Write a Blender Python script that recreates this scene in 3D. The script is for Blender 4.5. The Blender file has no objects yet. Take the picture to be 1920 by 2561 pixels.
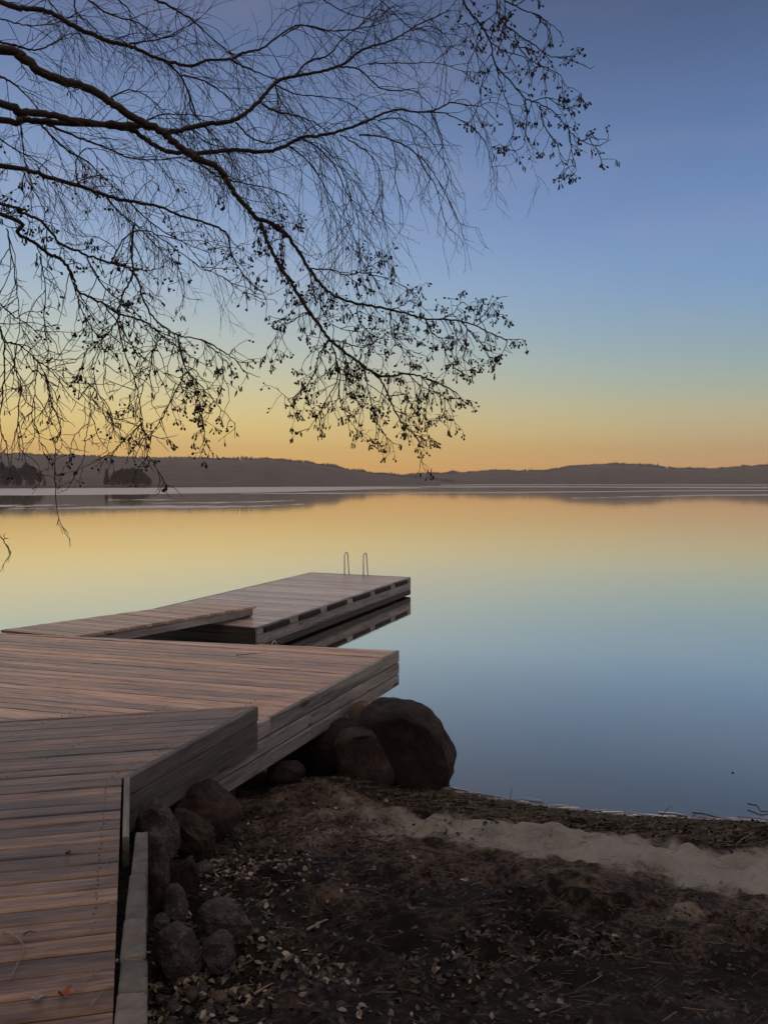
import bpy, math, random
import numpy as np
from mathutils import Vector, noise as mnoise

# ------------------------------------------------------------------ camera
F = 1930.0            # focal length in photo pixels (photo 1920 x 2561)
CX, HY = 960.0, 1208.4
EYE = 1.55            # eye height above the near deck (z = 0)
WZ = -0.89            # water level
scene = bpy.context.scene
COL = scene.collection
cam_d = bpy.data.cameras.new("camera")
cam = bpy.data.objects.new("camera", cam_d)
COL.objects.link(cam)
cam.location = (0, 0, EYE)
cam.rotation_euler = (math.radians(90), 0, 0)
cam_d.sensor_fit = 'VERTICAL'
cam_d.sensor_height = 36.0
cam_d.lens = 36.0 * F / 2561.0
cam_d.shift_y = -(1280.5 - HY) / 2561.0
cam_d.clip_start = 0.05
cam_d.clip_end = 12000
scene.camera = cam

def lin(c):
    o = []
    for v in c:
        v = v / 255.0
        o.append(v / 12.92 if v <= 0.04045 else ((v + 0.055) / 1.055) ** 2.4)
    return (o[0], o[1], o[2], 1.0)

# ------------------------------------------------------------------ sky
world = bpy.data.worlds.new("World")
scene.world = world
world.use_nodes = True
wn, wl = world.node_tree.nodes, world.node_tree.links
wn.clear()
SUN_EL, SUN_AZ = math.radians(-6.0), math.radians(-24.0)

def wnode(t, **kw):
    n = wn.new(t)
    for k, v in kw.items():
        setattr(n, k, v)
    return n

def sky_ramp(stops):
    r = wnode('ShaderNodeValToRGB')
    r.color_ramp.interpolation = 'B_SPLINE'
    e = r.color_ramp.elements
    e[0].position, e[0].color = stops[0][0], lin(stops[0][1])
    e[1].position, e[1].color = stops[-1][0], lin(stops[-1][1])
    for p, c in stops[1:-1]:
        x = e.new(p)
        x.color = lin(c)
    return r

tc = wnode('ShaderNodeTexCoord')
sep = wnode('ShaderNodeSeparateXYZ')
wl.new(tc.outputs['Generated'], sep.inputs[0])
flat = wnode('ShaderNodeVectorMath', operation='MULTIPLY')
flat.inputs[1].default_value = (1, 1, 0)
wl.new(tc.outputs['Generated'], flat.inputs[0])
nrm = wnode('ShaderNodeVectorMath', operation='NORMALIZE')
wl.new(flat.outputs[0], nrm.inputs[0])
dot = wnode('ShaderNodeVectorMath', operation='DOT_PRODUCT')
dot.inputs[1].default_value = (math.sin(SUN_AZ), math.cos(SUN_AZ), 0)
wl.new(nrm.outputs[0], dot.inputs[0])
ac = wnode('ShaderNodeMath', operation='ARCCOSINE', use_clamp=False)
wl.new(dot.outputs['Value'], ac.inputs[0])
rL = sky_ramp([(0, (252, 178, 84)), (.03, (254, 202, 94)), (.062, (248, 212, 122)), (.115, (220, 210, 160)),
               (.174, (186, 198, 188)), (.24, (158, 180, 200)), (.31, (138, 163, 200)), (.43, (106, 129, 170)),
               (.53, (84, 101, 138)), (.60, (74, 90, 124)), (.68, (74, 88, 120)), (.80, (212, 188, 168)), (1, (236, 208, 180))])
rR = sky_ramp([(0, (232, 168, 104)), (.03, (228, 180, 112)), (.062, (206, 188, 132)), (.115, (160, 178, 166)),
               (.174, (132, 164, 184)), (.24, (115, 151, 193)), (.31, (102, 137, 186)), (.43, (80, 107, 150)),
               (.53, (60, 79, 112)), (.60, (58, 75, 106)), (.68, (64, 80, 112)), (.80, (212, 188, 168)), (1, (236, 208, 180))])
rB = sky_ramp([(0, (120, 112, 118)), (.1, (165, 138, 132)), (.22, (200, 165, 148)), (.4, (160, 148, 150)),
               (.6, (165, 150, 150)), (.80, (212, 188, 168)), (1, (236, 208, 180))])
for r in (rL, rR, rB):  # top stops: warm overhead glow, out of view, added to light the decks
    wl.new(sep.outputs['Z'], r.inputs[0])
m1 = wnode('ShaderNodeMapRange', interpolation_type='SMOOTHSTEP')
m1.inputs['From Min'].default_value = 0.0
m1.inputs['From Max'].default_value = 1.0
wl.new(ac.outputs[0], m1.inputs['Value'])
m2 = wnode('ShaderNodeMapRange', interpolation_type='SMOOTHSTEP')
m2.inputs['From Min'].default_value = 1.0
m2.inputs['From Max'].default_value = 2.5
wl.new(ac.outputs[0], m2.inputs['Value'])
x1 = wnode('ShaderNodeMix', data_type='RGBA')
wl.new(m1.outputs[0], x1.inputs['Factor'])
wl.new(rL.outputs[0], x1.inputs['A'])
wl.new(rR.outputs[0], x1.inputs['B'])
x2 = wnode('ShaderNodeMix', data_type='RGBA')
wl.new(m2.outputs[0], x2.inputs['Factor'])
wl.new(x1.outputs['Result'], x2.inputs['A'])
wl.new(rB.outputs[0], x2.inputs['B'])
# very faint high cloud wisps
cn = wnode('ShaderNodeTexNoise')
cn.inputs['Scale'].default_value = 3.2
cn.inputs['Detail'].default_value = 6
cmap = wnode('ShaderNodeMapping')
cmap.inputs['Scale'].default_value = (1, 1, 3.5)
wl.new(tc.outputs['Generated'], cmap.inputs[0])
wl.new(cmap.outputs[0], cn.inputs['Vector'])
cmr = wnode('ShaderNodeMapRange')
cmr.inputs['From Min'].default_value = .5
cmr.inputs['From Max'].default_value = .8
cmr.inputs['To Max'].default_value = .16
wl.new(cn.outputs['Fac'], cmr.inputs['Value'])
x3 = wnode('ShaderNodeMix', data_type='RGBA')
wl.new(cmr.outputs[0], x3.inputs['Factor'])
wl.new(x2.outputs['Result'], x3.inputs['A'])
x3.inputs['B'].default_value = lin((185, 165, 175))
bg1 = wnode('ShaderNodeBackground')
bg1.inputs['Strength'].default_value = 1.1
wl.new(x3.outputs['Result'], bg1.inputs['Color'])
nish = wnode('ShaderNodeTexSky', sky_type='NISHITA')
nish.sun_disc = False
nish.sun_elevation = SUN_EL
nish.sun_rotation = SUN_AZ
bg2 = wnode('ShaderNodeBackground')
bg2.inputs['Strength'].default_value = 0.05
wl.new(nish.outputs[0], bg2.inputs['Color'])
addw = wnode('ShaderNodeAddShader')
wl.new(bg1.outputs[0], addw.inputs[0])
wl.new(bg2.outputs[0], addw.inputs[1])
wo = wnode('ShaderNodeOutputWorld')
wl.new(addw.outputs[0], wo.inputs['Surface'])

# the sun has not risen yet: it stands just under the horizon behind the left hill
sl = bpy.data.lights.new("sun", 'SUN')
sl.energy = 0.3
sl.angle = math.radians(2)
sl.color = (1, .72, .45)
so = bpy.data.objects.new("sun", sl)
COL.objects.link(so)
so.rotation_euler = Vector((math.sin(SUN_AZ) * math.cos(SUN_EL), math.cos(SUN_AZ) * math.cos(SUN_EL),
                            math.sin(SUN_EL))).to_track_quat('Z', 'Y').to_euler()

vs = scene.view_settings
vs.view_transform = 'Standard'
vs.look = 'None'
vs.exposure = 0.0
vs.gamma = 1.0
vs.use_curve_mapping = False

# ------------------------------------------------------------------ helpers
RNG = random.Random(11)

def P(px, py, d):
    return Vector(((px - CX) / F * d, d, EYE - (py - HY) / F * d))

def G(px, py, z):
    d = (EYE - z) * F / (py - HY)
    return Vector(((px - CX) / F * d, d, z))

class MB:
    """collects faces for ONE mesh object, with two attributes for the procedural materials"""
    def __init__(s):
        s.v, s.f, s.r, s.w = [], [], [], []
    def add(s, vs_, fs_, rnd=0.0, wuv=None):
        b = len(s.v)
        s.v.extend([tuple(p) for p in vs_])
        s.f.extend([tuple(i + b for i in f) for f in fs_])
        s.r.extend([rnd] * len(vs_))
        s.w.extend(wuv if wuv is not None else [tuple(p) for p in vs_])
    def build(s, name, mat, parent=None, smooth=False, loc=None):
        me = bpy.data.meshes.new(name)
        v = s.v
        if loc is not None:
            v = [(p[0] - loc[0], p[1] - loc[1], p[2] - loc[2]) for p in v]
        me.from_pydata(v, [], s.f)
        a = me.attributes.new('rnd', 'FLOAT', 'POINT')
        a.data.foreach_set('value', np.array(s.r, dtype=np.float32))
        a = me.attributes.new('wuv', 'FLOAT_VECTOR', 'POINT')
        a.data.foreach_set('vector', np.array(s.w, dtype=np.float32).ravel())
        if smooth:
            me.polygons.foreach_set('use_smooth', [True] * len(me.polygons))
        me.materials.append(mat)
        me.update()
        o = bpy.data.objects.new(name, me)
        COL.objects.link(o)
        if loc is not None:
            o.location = loc
        if parent is not None:
            o.parent = parent
            if loc is None and parent.location.length > 0:
                o.location = -parent.location
        return o

def tag(o, label=None, cat=None, group=None, kind=None):
    if label: o['label'] = label
    if cat: o['category'] = cat
    if group: o['group'] = group
    if kind: o['kind'] = kind
    return o

def empty(name, loc, label, cat, group=None):
    o = bpy.data.objects.new(name, None)
    COL.objects.link(o)
    o.location = loc
    o.empty_display_size = .1
    return tag(o, label, cat, group)

def mat(name):
    m = bpy.data.materials.new(name)
    m.use_nodes = True
    nt = m.node_tree
    for n in list(nt.nodes):
        nt.nodes.remove(n)
    out = nt.nodes.new('ShaderNodeOutputMaterial')
    b = nt.nodes.new('ShaderNodeBsdfPrincipled')
    nt.links.new(b.outputs[0], out.inputs[0])
    return m, nt, b, out

def N(nt, t, **kw):
    n = nt.nodes.new(t)
    for k, v in kw.items():
        setattr(n, k, v)
    return n

def ramp(nt, src, stops, interp='LINEAR'):
    r = N(nt, 'ShaderNodeValToRGB')
    r.color_ramp.interpolation = interp
    e = r.color_ramp.elements
    e[0].position, e[0].color = stops[0][0], tuple(stops[0][1]) + (1,)
    e[1].position, e[1].color = stops[-1][0], tuple(stops[-1][1]) + (1,)
    for p, c in stops[1:-1]:
        x = e.new(p)
        x.color = tuple(c) + (1,)
    nt.links.new(src, r.inputs[0])
    return r.outputs[0]

def attr(nt, name, out):
    a = N(nt, 'ShaderNodeAttribute')
    a.attribute_name = name
    return a.outputs[out]

def noise(nt, vec, scale, detail=4, rough=.55, map_scale=None):
    if map_scale:
        mp = N(nt, 'ShaderNodeMapping')
        mp.inputs['Scale'].default_value = map_scale
        nt.links.new(vec, mp.inputs[0])
        vec = mp.outputs[0]
    n = N(nt, 'ShaderNodeTexNoise')
    n.inputs['Scale'].default_value = scale
    n.inputs['Detail'].default_value = detail
    n.inputs['Roughness'].default_value = rough
    nt.links.new(vec, n.inputs['Vector'])
    return n.outputs['Fac']

def math_(nt, op, a, b=None, clamp=False):
    n = N(nt, 'ShaderNodeMath', operation=op, use_clamp=clamp)
    for i, x in enumerate((a, b)):
        if x is None: continue
        if isinstance(x, (int, float)): n.inputs[i].default_value = x
        else: nt.links.new(x, n.inputs[i])
    return n.outputs[0]

def mix(nt, fac, a, b, blend='MIX'):
    n = N(nt, 'ShaderNodeMix', data_type='RGBA', blend_type=blend)
    for k, x in (('Factor', fac), ('A', a), ('B', b)):
        if isinstance(x, (int, float)): n.inputs[k].default_value = x
        elif isinstance(x, tuple): n.inputs[k].default_value = x + (1,) if len(x) == 3 else x
        else: nt.links.new(x, n.inputs[k])
    return n.outputs['Result']

def bump(nt, b, h, strength, dist):
    n = N(nt, 'ShaderNodeBump')
    n.inputs['Strength'].default_value = strength
    n.inputs['Distance'].default_value = dist
    nt.links.new(h, n.inputs['Height'])
    nt.links.new(n.outputs[0], b.inputs['Normal'])

# ------------------------------------------------------------------ materials
def wood_mat(name, dark, mid, light, rough=(.35, .6), knots=.12, spec=.5, coat=0.0):
    m, nt, b, _ = mat(name)
    w = attr(nt, 'wuv', 'Vector')
    rnd = attr(nt, 'rnd', 'Fac')
    fine = noise(nt, w, 1, 6, .65, (4.5, 75, 1))
    broad = noise(nt, w, 1, 4, .55, (.9, 9, 1))
    patch = noise(nt, w, 1, 3, .6, (1.1, 1.6, .0))
    s = math_(nt, 'ADD', math_(nt, 'MULTIPLY', fine, .5), math_(nt, 'MULTIPLY', broad, .5))
    col = ramp(nt, s, [(.37, dark), (.5, mid), (.64, light)])
    v = math_(nt, 'ADD', math_(nt, 'MULTIPLY', rnd, .55), .68)
    hsv = N(nt, 'ShaderNodeHueSaturation')
    nt.links.new(col, hsv.inputs['Color'])
    nt.links.new(v, hsv.inputs['Value'])
    nt.links.new(math_(nt, 'ADD', math_(nt, 'MULTIPLY', patch, .7), .72), hsv.inputs['Saturation'])
    col = hsv.outputs[0]
    col = mix(nt, ramp(nt, patch, [(.4, (0, 0, 0)), (.68, (.5, .5, .5))]), col, mix(nt, .5, col, (.055, .048, .046)))
    if knots:
        vo = N(nt, 'ShaderNodeTexVoronoi')
        mp = N(nt, 'ShaderNodeMapping')
        mp.inputs['Scale'].default_value = (2.0, 8.0, 1)
        nt.links.new(w, mp.inputs[0])
        nt.links.new(mp.outputs[0], vo.inputs['Vector'])
        vo.inputs['Scale'].default_value = 1.0
        k = ramp(nt, vo.outputs['Distance'], [(knots * .4, (.85, .85, .85)), (knots, (0, 0, 0))])
        col = mix(nt, k, col, (.016, .012, .011))
    nt.links.new(col, b.inputs['Base Color'])
    mr = N(nt, 'ShaderNodeMapRange')
    mr.inputs['To Min'].default_value, mr.inputs['To Max'].default_value = rough
    nt.links.new(broad, mr.inputs['Value'])
    nt.links.new(mr.outputs[0], b.inputs['Roughness'])
    b.inputs['Specular IOR Level'].default_value = spec
    if coat:
        b.inputs['Coat Weight'].default_value = coat
        b.inputs['Coat Roughness'].default_value = .24
    bump(nt, b, s, .5, .003)
    return m

M_DECK = wood_mat('weathered_brown_decking', (.034, .021, .014), (.155, .101, .071), (.33, .232, .168), (.30, .55), coat=.06)
M_DECKB = wood_mat('pinkish_brown_decking', (.14, .08, .052), (.44, .28, .19), (.68, .47, .34), (.26, .5), coat=.06)
M_GANG = wood_mat('pale_pinkish_gangway_planks', (.24, .165, .13), (.46, .34, .28), (.62, .48, .41), (.28, .5), coat=.06)
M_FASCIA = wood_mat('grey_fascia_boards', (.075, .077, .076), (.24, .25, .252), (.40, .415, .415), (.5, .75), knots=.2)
M_FASCIA_STEP = wood_mat('darker_grey_boards', (.04, .041, .042), (.12, .124, .127), (.21, .215, .217), (.5, .75), knots=.2)  # darker version of the grey fascia boards
M_TRIM = wood_mat('pale_grey_board', (.09, .09, .085), (.17, .17, .16), (.25, .25, .24), (.5, .7))
M_FRAME = wood_mat('dark_wet_and_shaded_timber', (.008, .007, .006), (.022, .019, .017), (.045, .039, .035), (.5, .7))  # wet timber; its dark colour also stands for shade on the dock's near end
M_FLOAT = wood_mat('grey_floating_dock_planks', (.26, .21, .20), (.49, .41, .395), (.64, .55, .535), (.22, .46), coat=.08)

def simple(name, col, rough=.6, metal=0, spec=.5, scale=40, var=.35, bmp=0):
    m, nt, b, _ = mat(name)
    t = N(nt, 'ShaderNodeTexCoord')
    n = noise(nt, t.outputs['Object'], scale, 4)
    c0 = tuple(c * (1 - var) for c in col)
    c1 = tuple(min(1, c * (1 + var)) for c in col)
    nt.links.new(ramp(nt, n, [(.3, c0), (.7, c1)]), b.inputs['Base Color'])
    b.inputs['Roughness'].default_value = rough
    b.inputs['Metallic'].default_value = metal
    b.inputs['Specular IOR Level'].default_value = spec
    if bmp: bump(nt, b, n, bmp, .01)
    return m

M_RUBBER = simple('black_rubber', (.005, .005, .006), .75)
M_STEEL = simple('dull_steel', (.62, .61, .58), .4, .35, scale=60)
M_BARK = simple('dark_alder_bark', (.022, .018, .016), .85, scale=60, bmp=.4)
M_BBARK = simple('dark_birch_bark', (.024, .021, .021), .85, scale=60, bmp=.4)
M_TWIG = simple('brown_twigs', (.042, .03, .023), .8)
M_CONE = simple('dark_alder_cones', (.012, .009, .008), .9)
M_CATKIN = simple('dark_catkins', (.02, .013, .012), .9)

def edge_mat():
    m, nt, b, _ = mat('wrinkled_grey_edging')
    w = attr(nt, 'wuv', 'Vector')
    rnd = attr(nt, 'rnd', 'Fac')
    n1 = noise(nt, w, 1, 5, .6, (7, 7, 7))
    wv = N(nt, 'ShaderNodeTexWave')
    wv.wave_type = 'BANDS'
    mp = N(nt, 'ShaderNodeMapping')
    mp.inputs['Rotation'].default_value = (0, 0, math.radians(38))
    nt.links.new(w, mp.inputs[0])
    nt.links.new(mp.outputs[0], wv.inputs['Vector'])
    wv.inputs['Scale'].default_value = 3.2
    wv.inputs['Distortion'].default_value = 9
    wv.inputs['Detail'].default_value = 4
    wv.inputs['Detail Scale'].default_value = 1.4
    h = math_(nt, 'ADD', n1, math_(nt, 'MULTIPLY', wv.outputs['Fac'], .35))
    c = ramp(nt, n1, [(.3, (.065, .062, .06)), (.5, (.125, .122, .118)), (.7, (.19, .188, .182))])
    c = mix(nt, ramp(nt, noise(nt, w, 1, 3, .5, (2.2, 5, 5)), [(.55, (0, 0, 0)), (.75, (.55, .55, .55))]), c, (.19, .12, .08))
    hsv = N(nt, 'ShaderNodeHueSaturation')
    nt.links.new(c, hsv.inputs['Color'])
    nt.links.new(math_(nt, 'ADD', math_(nt, 'MULTIPLY', rnd, .4), .8), hsv.inputs['Value'])
    nt.links.new(hsv.outputs[0], b.inputs['Base Color'])
    b.inputs['Roughness'].default_value = .62
    bump(nt, b, h, 1.0, .03)
    return m
M_EDGE = edge_mat()

def rock_mat(name, dark, mid, light, speck=(.3, .27, .27)):
    m, nt, b, _ = mat(name)
    t = N(nt, 'ShaderNodeTexCoord')
    v = t.outputs['Object']
    n1 = noise(nt, v, 7, 7, .65)
    n2 = noise(nt, v, 90, 5, .75)
    n3 = noise(nt, v, 260, 2, .6)
    c = ramp(nt, math_(nt, 'ADD', math_(nt, 'MULTIPLY', n1, .55), math_(nt, 'MULTIPLY', n2, .45)),
             [(.40, dark), (.5, mid), (.62, light)])
    c = mix(nt, ramp(nt, math_(nt, 'ADD', math_(nt, 'MULTIPLY', n3, .6), math_(nt, 'MULTIPLY', n1, .4)), [(.53, (0, 0, 0)), (.62, (.7, .7, .7))]), c, speck)
    nt.links.new(c, b.inputs['Base Color'])
    b.inputs['Roughness'].default_value = .78
    bump(nt, b, math_(nt, 'ADD', n2, math_(nt, 'MULTIPLY', n1, 3.0)), 1.0, .03)
    return m
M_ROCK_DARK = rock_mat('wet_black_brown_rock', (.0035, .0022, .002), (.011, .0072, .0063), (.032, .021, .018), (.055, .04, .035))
M_ROCK_RED = rock_mat('reddish_brown_rock', (.008, .0048, .004), (.024, .0145, .0125), (.066, .043, .037), (.12, .09, .08))
M_ROCK_GREY = rock_mat('grey_granite_rock', (.016, .0155, .017), (.055, .052, .056), (.16, .152, .162), (.26, .25, .26))
M_ROCK_TAN = rock_mat('tan_rock', (.08, .062, .05), (.16, .125, .1), (.25, .2, .165))

# water: long smooth mirror
def water_mat():
    m, nt, b, out = mat('still_lake_water')
    nt.nodes.remove(b)
    t = N(nt, 'ShaderNodeTexCoord')
    gl = N(nt, 'ShaderNodeBsdfGlossy')
    gl.inputs['Roughness'].default_value = .045
    df = N(nt, 'ShaderNodeBsdfDiffuse')
    df.inputs['Color'].default_value = (.05, .042, .042, 1)
    fr = N(nt, 'ShaderNodeFresnel')
    fr.inputs['IOR'].default_value = 1.4
    fac = ramp(nt, fr.outputs[0], [(.06, (.17,) * 3), (.11, (.29,) * 3), (.17, (.50,) * 3), (.30, (.84,) * 3), (.55, (.97,) * 3)])
    nt.links.new(ramp(nt, fr.outputs[0], [(.08, (1, .93, .73)), (.25, (1, .97, .85)), (.5, (.98, .97, 1))]), gl.inputs['Color'])
    ms = N(nt, 'ShaderNodeMixShader')
    nt.links.new(fac, ms.inputs[0])
    nt.links.new(df.outputs[0], ms.inputs[1])
    nt.links.new(gl.outputs[0], ms.inputs[2])
    nt.links.new(ms.outputs[0], out.inputs[0])
    n = noise(nt, t.outputs['Object'], 1, 3, .5, (.35, .9, 1))
    bm = N(nt, 'ShaderNodeBump')
    bm.inputs['Strength'].default_value = .05
    bm.inputs['Distance'].default_value = .02
    nt.links.new(n, bm.inputs['Height'])
    nt.links.new(bm.outputs[0], gl.inputs['Normal'])
    return m
M_WATER = water_mat()

def ice_mat():
    m, nt, b, _ = mat('thin_grey_ice')
    t = N(nt, 'ShaderNodeTexCoord')
    n = noise(nt, t.outputs['Object'], 1, 5, .6, (.012, .12, 1))
    nt.links.new(ramp(nt, n, [(.3, (.30, .29, .28)), (.7, (.55, .53, .51))]), b.inputs['Base Color'])
    b.inputs['Roughness'].default_value = .42
    return m
M_ICE = ice_mat()

def ground_mat():
    m, nt, b, _ = mat('beach_sand_and_soil')
    t = N(nt, 'ShaderNodeTexCoord')
    v = t.outputs['Object']
    sand = attr(nt, 'sand', 'Fac')
    wrack = attr(nt, 'wrack', 'Fac')
    wet = attr(nt, 'wet', 'Fac')
    n1 = noise(nt, v, 3.5, 6, .65)
    n2 = noise(nt, v, 28, 5, .7)
    n3 = noise(nt, v, 130, 3, .7)
    n4 = noise(nt, v, 1.1, 4, .6)
    soil = ramp(nt, math_(nt, 'ADD', math_(nt, 'MULTIPLY', n2, .5), math_(nt, 'MULTIPLY', n1, .5)),
                [(.40, (.0024, .002, .0019)), (.5, (.014, .0108, .0098)), (.60, (.058, .046, .04))])
    soil = mix(nt, ramp(nt, noise(nt, v, 1.9, 5, .6), [(.46, (0, 0, 0)), (.60, (.85, .85, .85))]), soil, (.0035, .003, .003))
    green = mix(nt, ramp(nt, n4, [(.56, (0, 0, 0)), (.7, (.5, .5, .5))]), soil, (.014, .017, .012))
    sandc = ramp(nt, math_(nt, 'ADD', math_(nt, 'MULTIPLY', n1, .5), math_(nt, 'MULTIPLY', n3, .5)),
                 [(.3, (.15, .15, .143)), (.5, (.27, .275, .265)), (.7, (.36, .365, .355))])
    sf = math_(nt, 'ADD', sand, math_(nt, 'ADD', math_(nt, 'MULTIPLY', math_(nt, 'SUBTRACT', n1, .5), 1.5), math_(nt, 'MULTIPLY', math_(nt, 'SUBTRACT', n2, .5), .8)))
    sf = ramp(nt, sf, [(.26, (0, 0, 0)), (.66, (1, 1, 1))])
    damp = ramp(nt, math_(nt, 'ADD', math_(nt, 'MULTIPLY', n1, .5), math_(nt, 'MULTIPLY', n3, .5)), [(.3, (.045, .036, .030)), (.55, (.115, .093, .078)), (.75, (.18, .15, .128))])
    sandc = mix(nt, ramp(nt, math_(nt, 'ADD', sand, math_(nt, 'MULTIPLY', math_(nt, 'SUBTRACT', n1, .5), .9)), [(.48, (0, 0, 0)), (.82, (1, 1, 1))]), damp, sandc)
    c = mix(nt, sf, green, sandc)
    wr = ramp(nt, n2, [(.38, (.004, .0035, .003)), (.55, (.013, .010, .0085)), (.7, (.036, .027, .021))])
    c = mix(nt, wrack, c, wr)
    nt.links.new(c, b.inputs['Base Color'])
    mr = N(nt, 'ShaderNodeMapRange')
    mr.inputs['To Min'].default_value, mr.inputs['To Max'].default_value = .92, .35
    nt.links.new(wet, mr.inputs['Value'])
    nt.links.new(mr.outputs[0], b.inputs['Roughness'])
    b.inputs['Specular IOR Level'].default_value = .3
    bump(nt, b, math_(nt, 'ADD', n2, math_(nt, 'MULTIPLY', n3, .5)), 1.0, .022)
    return m
M_GROUND = ground_mat()

def leaf_mat(name, stops, rough=.5):
    m, nt, b, _ = mat(name)
    rnd = attr(nt, 'rnd', 'Fac')
    nt.links.new(ramp(nt, rnd, stops), b.inputs['Base Color'])
    b.inputs['Roughness'].default_value = rough
    return m
M_LITTER = leaf_mat('fallen_leaves', [(0, (.01, .008, .006)), (.45, (.03, .024, .018)), (.7, (.10, .085, .066)), (1, (.30, .275, .23))])
M_DEBRIS = leaf_mat('shore_debris', [(0, (.004, .0035, .003)), (.6, (.018, .013, .010)), (.85, (.055, .042, .03)), (1, (.15, .12, .085))], .4)
M_HILL = simple('dark_forest_slope', (.05, .044, .036), .95, scale=.03, var=.8)
M_FOREST = simple('far_conifers', (.03, .03, .028), .95, scale=.05)
M_PINE = simple('island_conifer_needles', (.022, .022, .016), .9, scale=.6)
M_PTRUNK = simple('pine_trunk', (.05, .032, .024), .9, scale=.6)
M_ISLET = simple('islet_shore', (.04, .034, .03), .9, scale=.1)

# ------------------------------------------------------------------ value noise for terrain
def vnoise(x, y, seed=0):
    xi, yi = np.floor(x).astype(np.int64), np.floor(y).astype(np.int64)
    xf, yf = x - xi, y - yi
    u, v = xf * xf * (3 - 2 * xf), yf * yf * (3 - 2 * yf)
    def h(a, b):
        n = (a * 374761393 + b * 668265263 + seed * 1442695041) & 0xffffffff
        n = ((n ^ (n >> 13)) * 1274126177) & 0xffffffff
        return ((n ^ (n >> 16)) & 0xffff) / 65535.0
    return (h(xi, yi) * (1 - u) + h(xi + 1, yi) * u) * (1 - v) + (h(xi, yi + 1) * (1 - u) + h(xi + 1, yi + 1) * u) * v

def fbm(x, y, seed=0, o=4):
    s, a, t = 0, 1.0, 0
    for i in range(o):
        s = s + a * vnoise(x * 2 ** i, y * 2 ** i, seed + i * 17)
        t += a
        a *= .5
    return s / t

def shore_y(x):
    return np.interp(x, [-3000, -12, -6, -2, 0.42, .957, 1.44, 2.09, 2.77, 4, 8, 3000],
                     [9.5, 9.5, 7.4, 6.9, 6.15, 5.90, 5.73, 5.61, 5.56, 5.5, 5.6, 5.6])

DENTS = []
rd = random.Random(5)
for i in range(170):
    DENTS.append((rd.uniform(-1.0, 3.4), rd.uniform(3.2, 5.4), rd.uniform(.03, .085), rd.uniform(.02, .05)))

def ground_z(x, y):
    x = np.asarray(x, dtype=float); y = np.asarray(y, dtype=float)
    s = shore_y(x) - y + .05 * (fbm(x * 2.2, y * .5 + 9, 3) - .5)
    land = np.where(s < 1.0, .17 * s, .17 + .135 * (s - 1.0))
    land = np.where(s > 4.5, .17 + .135 * 3.5 + .02 * (s - 4.5), land)
    lake = np.maximum(.11 * s, -4.0 + 0 * s)
    z = WZ + np.where(s > 0, land, lake)
    amp = np.clip((s - .1) * 2.0, 0, 1) * np.clip(6 - s, 0.0, 1)
    z = z + amp * (.085 * (fbm(x * 1.3, y * 1.3, 21, 4) - .5) + .11 * (fbm(x * 4, y * 5, 31, 4) - .5))
    z = z + .02 * np.clip(s * 5, 0, 1) * (fbm(x * 14, y * 18, 41, 3) - .5)
    # sand mound under the outer end of the deck
    z = z + .16 * np.exp(-(((x + .42) / .38) ** 2 + ((y - 5.75) / .42) ** 2)) * np.clip(s, 0, 1)
    for (dx, dy, r, h) in DENTS:
        q = ((x - dx) / (r * 1.5)) ** 2 + ((y - dy) / r) ** 2
        z = z - h * np.exp(-q) + .45 * h * np.exp(-(np.sqrt(q) - 1.6) ** 2 * 3)
    return z

# ------------------------------------------------------------------ ground, one sheet
def axis(lo, hi, step, far):
    a = list(np.arange(lo, hi, step))
    g, p, q = step, lo, hi
    left, right = [], []
    while p > -far:
        g *= 1.32
        p = max(-far, p - g); left.append(p)
    g = step
    while q < far:
        g *= 1.32
        q = min(far, q + g); right.append(q)
    return np.array(left[::-1] + a + right)

FAR = 2390.0
xs = axis(-2.2, 3.6, .02, FAR)
ys = axis(1.8, 7.0, .02, FAR)
XX, YY = np.meshgrid(xs, ys)
ZZ = ground_z(XX, YY)
nx, ny = len(xs), len(ys)
me = bpy.data.meshes.new('ground')
co = np.stack([XX, YY, ZZ], -1).reshape(-1, 3).astype(np.float32)
idx = np.arange(nx * ny).reshape(ny, nx)
quads = np.stack([idx[:-1, :-1], idx[:-1, 1:], idx[1:, 1:], idx[1:, :-1]], -1).reshape(-1, 4)
me.vertices.add(len(co)); me.vertices.foreach_set('co', co.ravel())
me.loops.add(quads.size); me.loops.foreach_set('vertex_index', quads.ravel().astype(np.int32))
me.polygons.add(len(quads)); me.polygons.foreach_set('loop_start', np.arange(0, quads.size, 4, dtype=np.int32))
me.update(calc_edges=True)
me.polygons.foreach_set('use_smooth', [True] * len(quads))
S = shore_y(XX) - YY
wob = .34 * (fbm(XX * 2, YY * 2, 55) - .5)
def sstep(a, b, x):
    t = np.clip((x - a) / (b - a), 0, 1)
    return t * t * (3 - 2 * t)
wrack = sstep(-.05, .03, S) * (1 - sstep(.60, .72, S + wob))
bandc = np.interp(XX, [-1.5, 0, 1, 2.6, 4], [1.55, 1.2, 1.04, 1.12, 1.2])
bandw = np.interp(XX, [-1.5, 0, 1, 2.6, 4], [.42, .38, .42, .56, .6])
sandm = np.exp(-np.abs((S + wob - bandc) / bandw) ** 3) * np.interp(XX, [-1.2, -.2, .6, 1.6], [.25, .55, .85, 1.0])
sandm = np.maximum(sandm, .44 * sstep(.55, .9, S) * (1 - sstep(1.7, 3.0, S + 2.2 * wob)))
sandm = np.where(S < 0, .3, sandm)
wet = 1 - sstep(0, .25, S)
for nm, arr in (('wrack', wrack), ('sand', sandm), ('wet', wet)):
    a = me.attributes.new(nm, 'FLOAT', 'POINT')
    a.data.foreach_set('value', arr.ravel().astype(np.float32))
me.materials.append(M_GROUND)
ground = bpy.data.objects.new('ground', me)
COL.objects.link(ground)
tag(ground, kind='structure')

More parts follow.
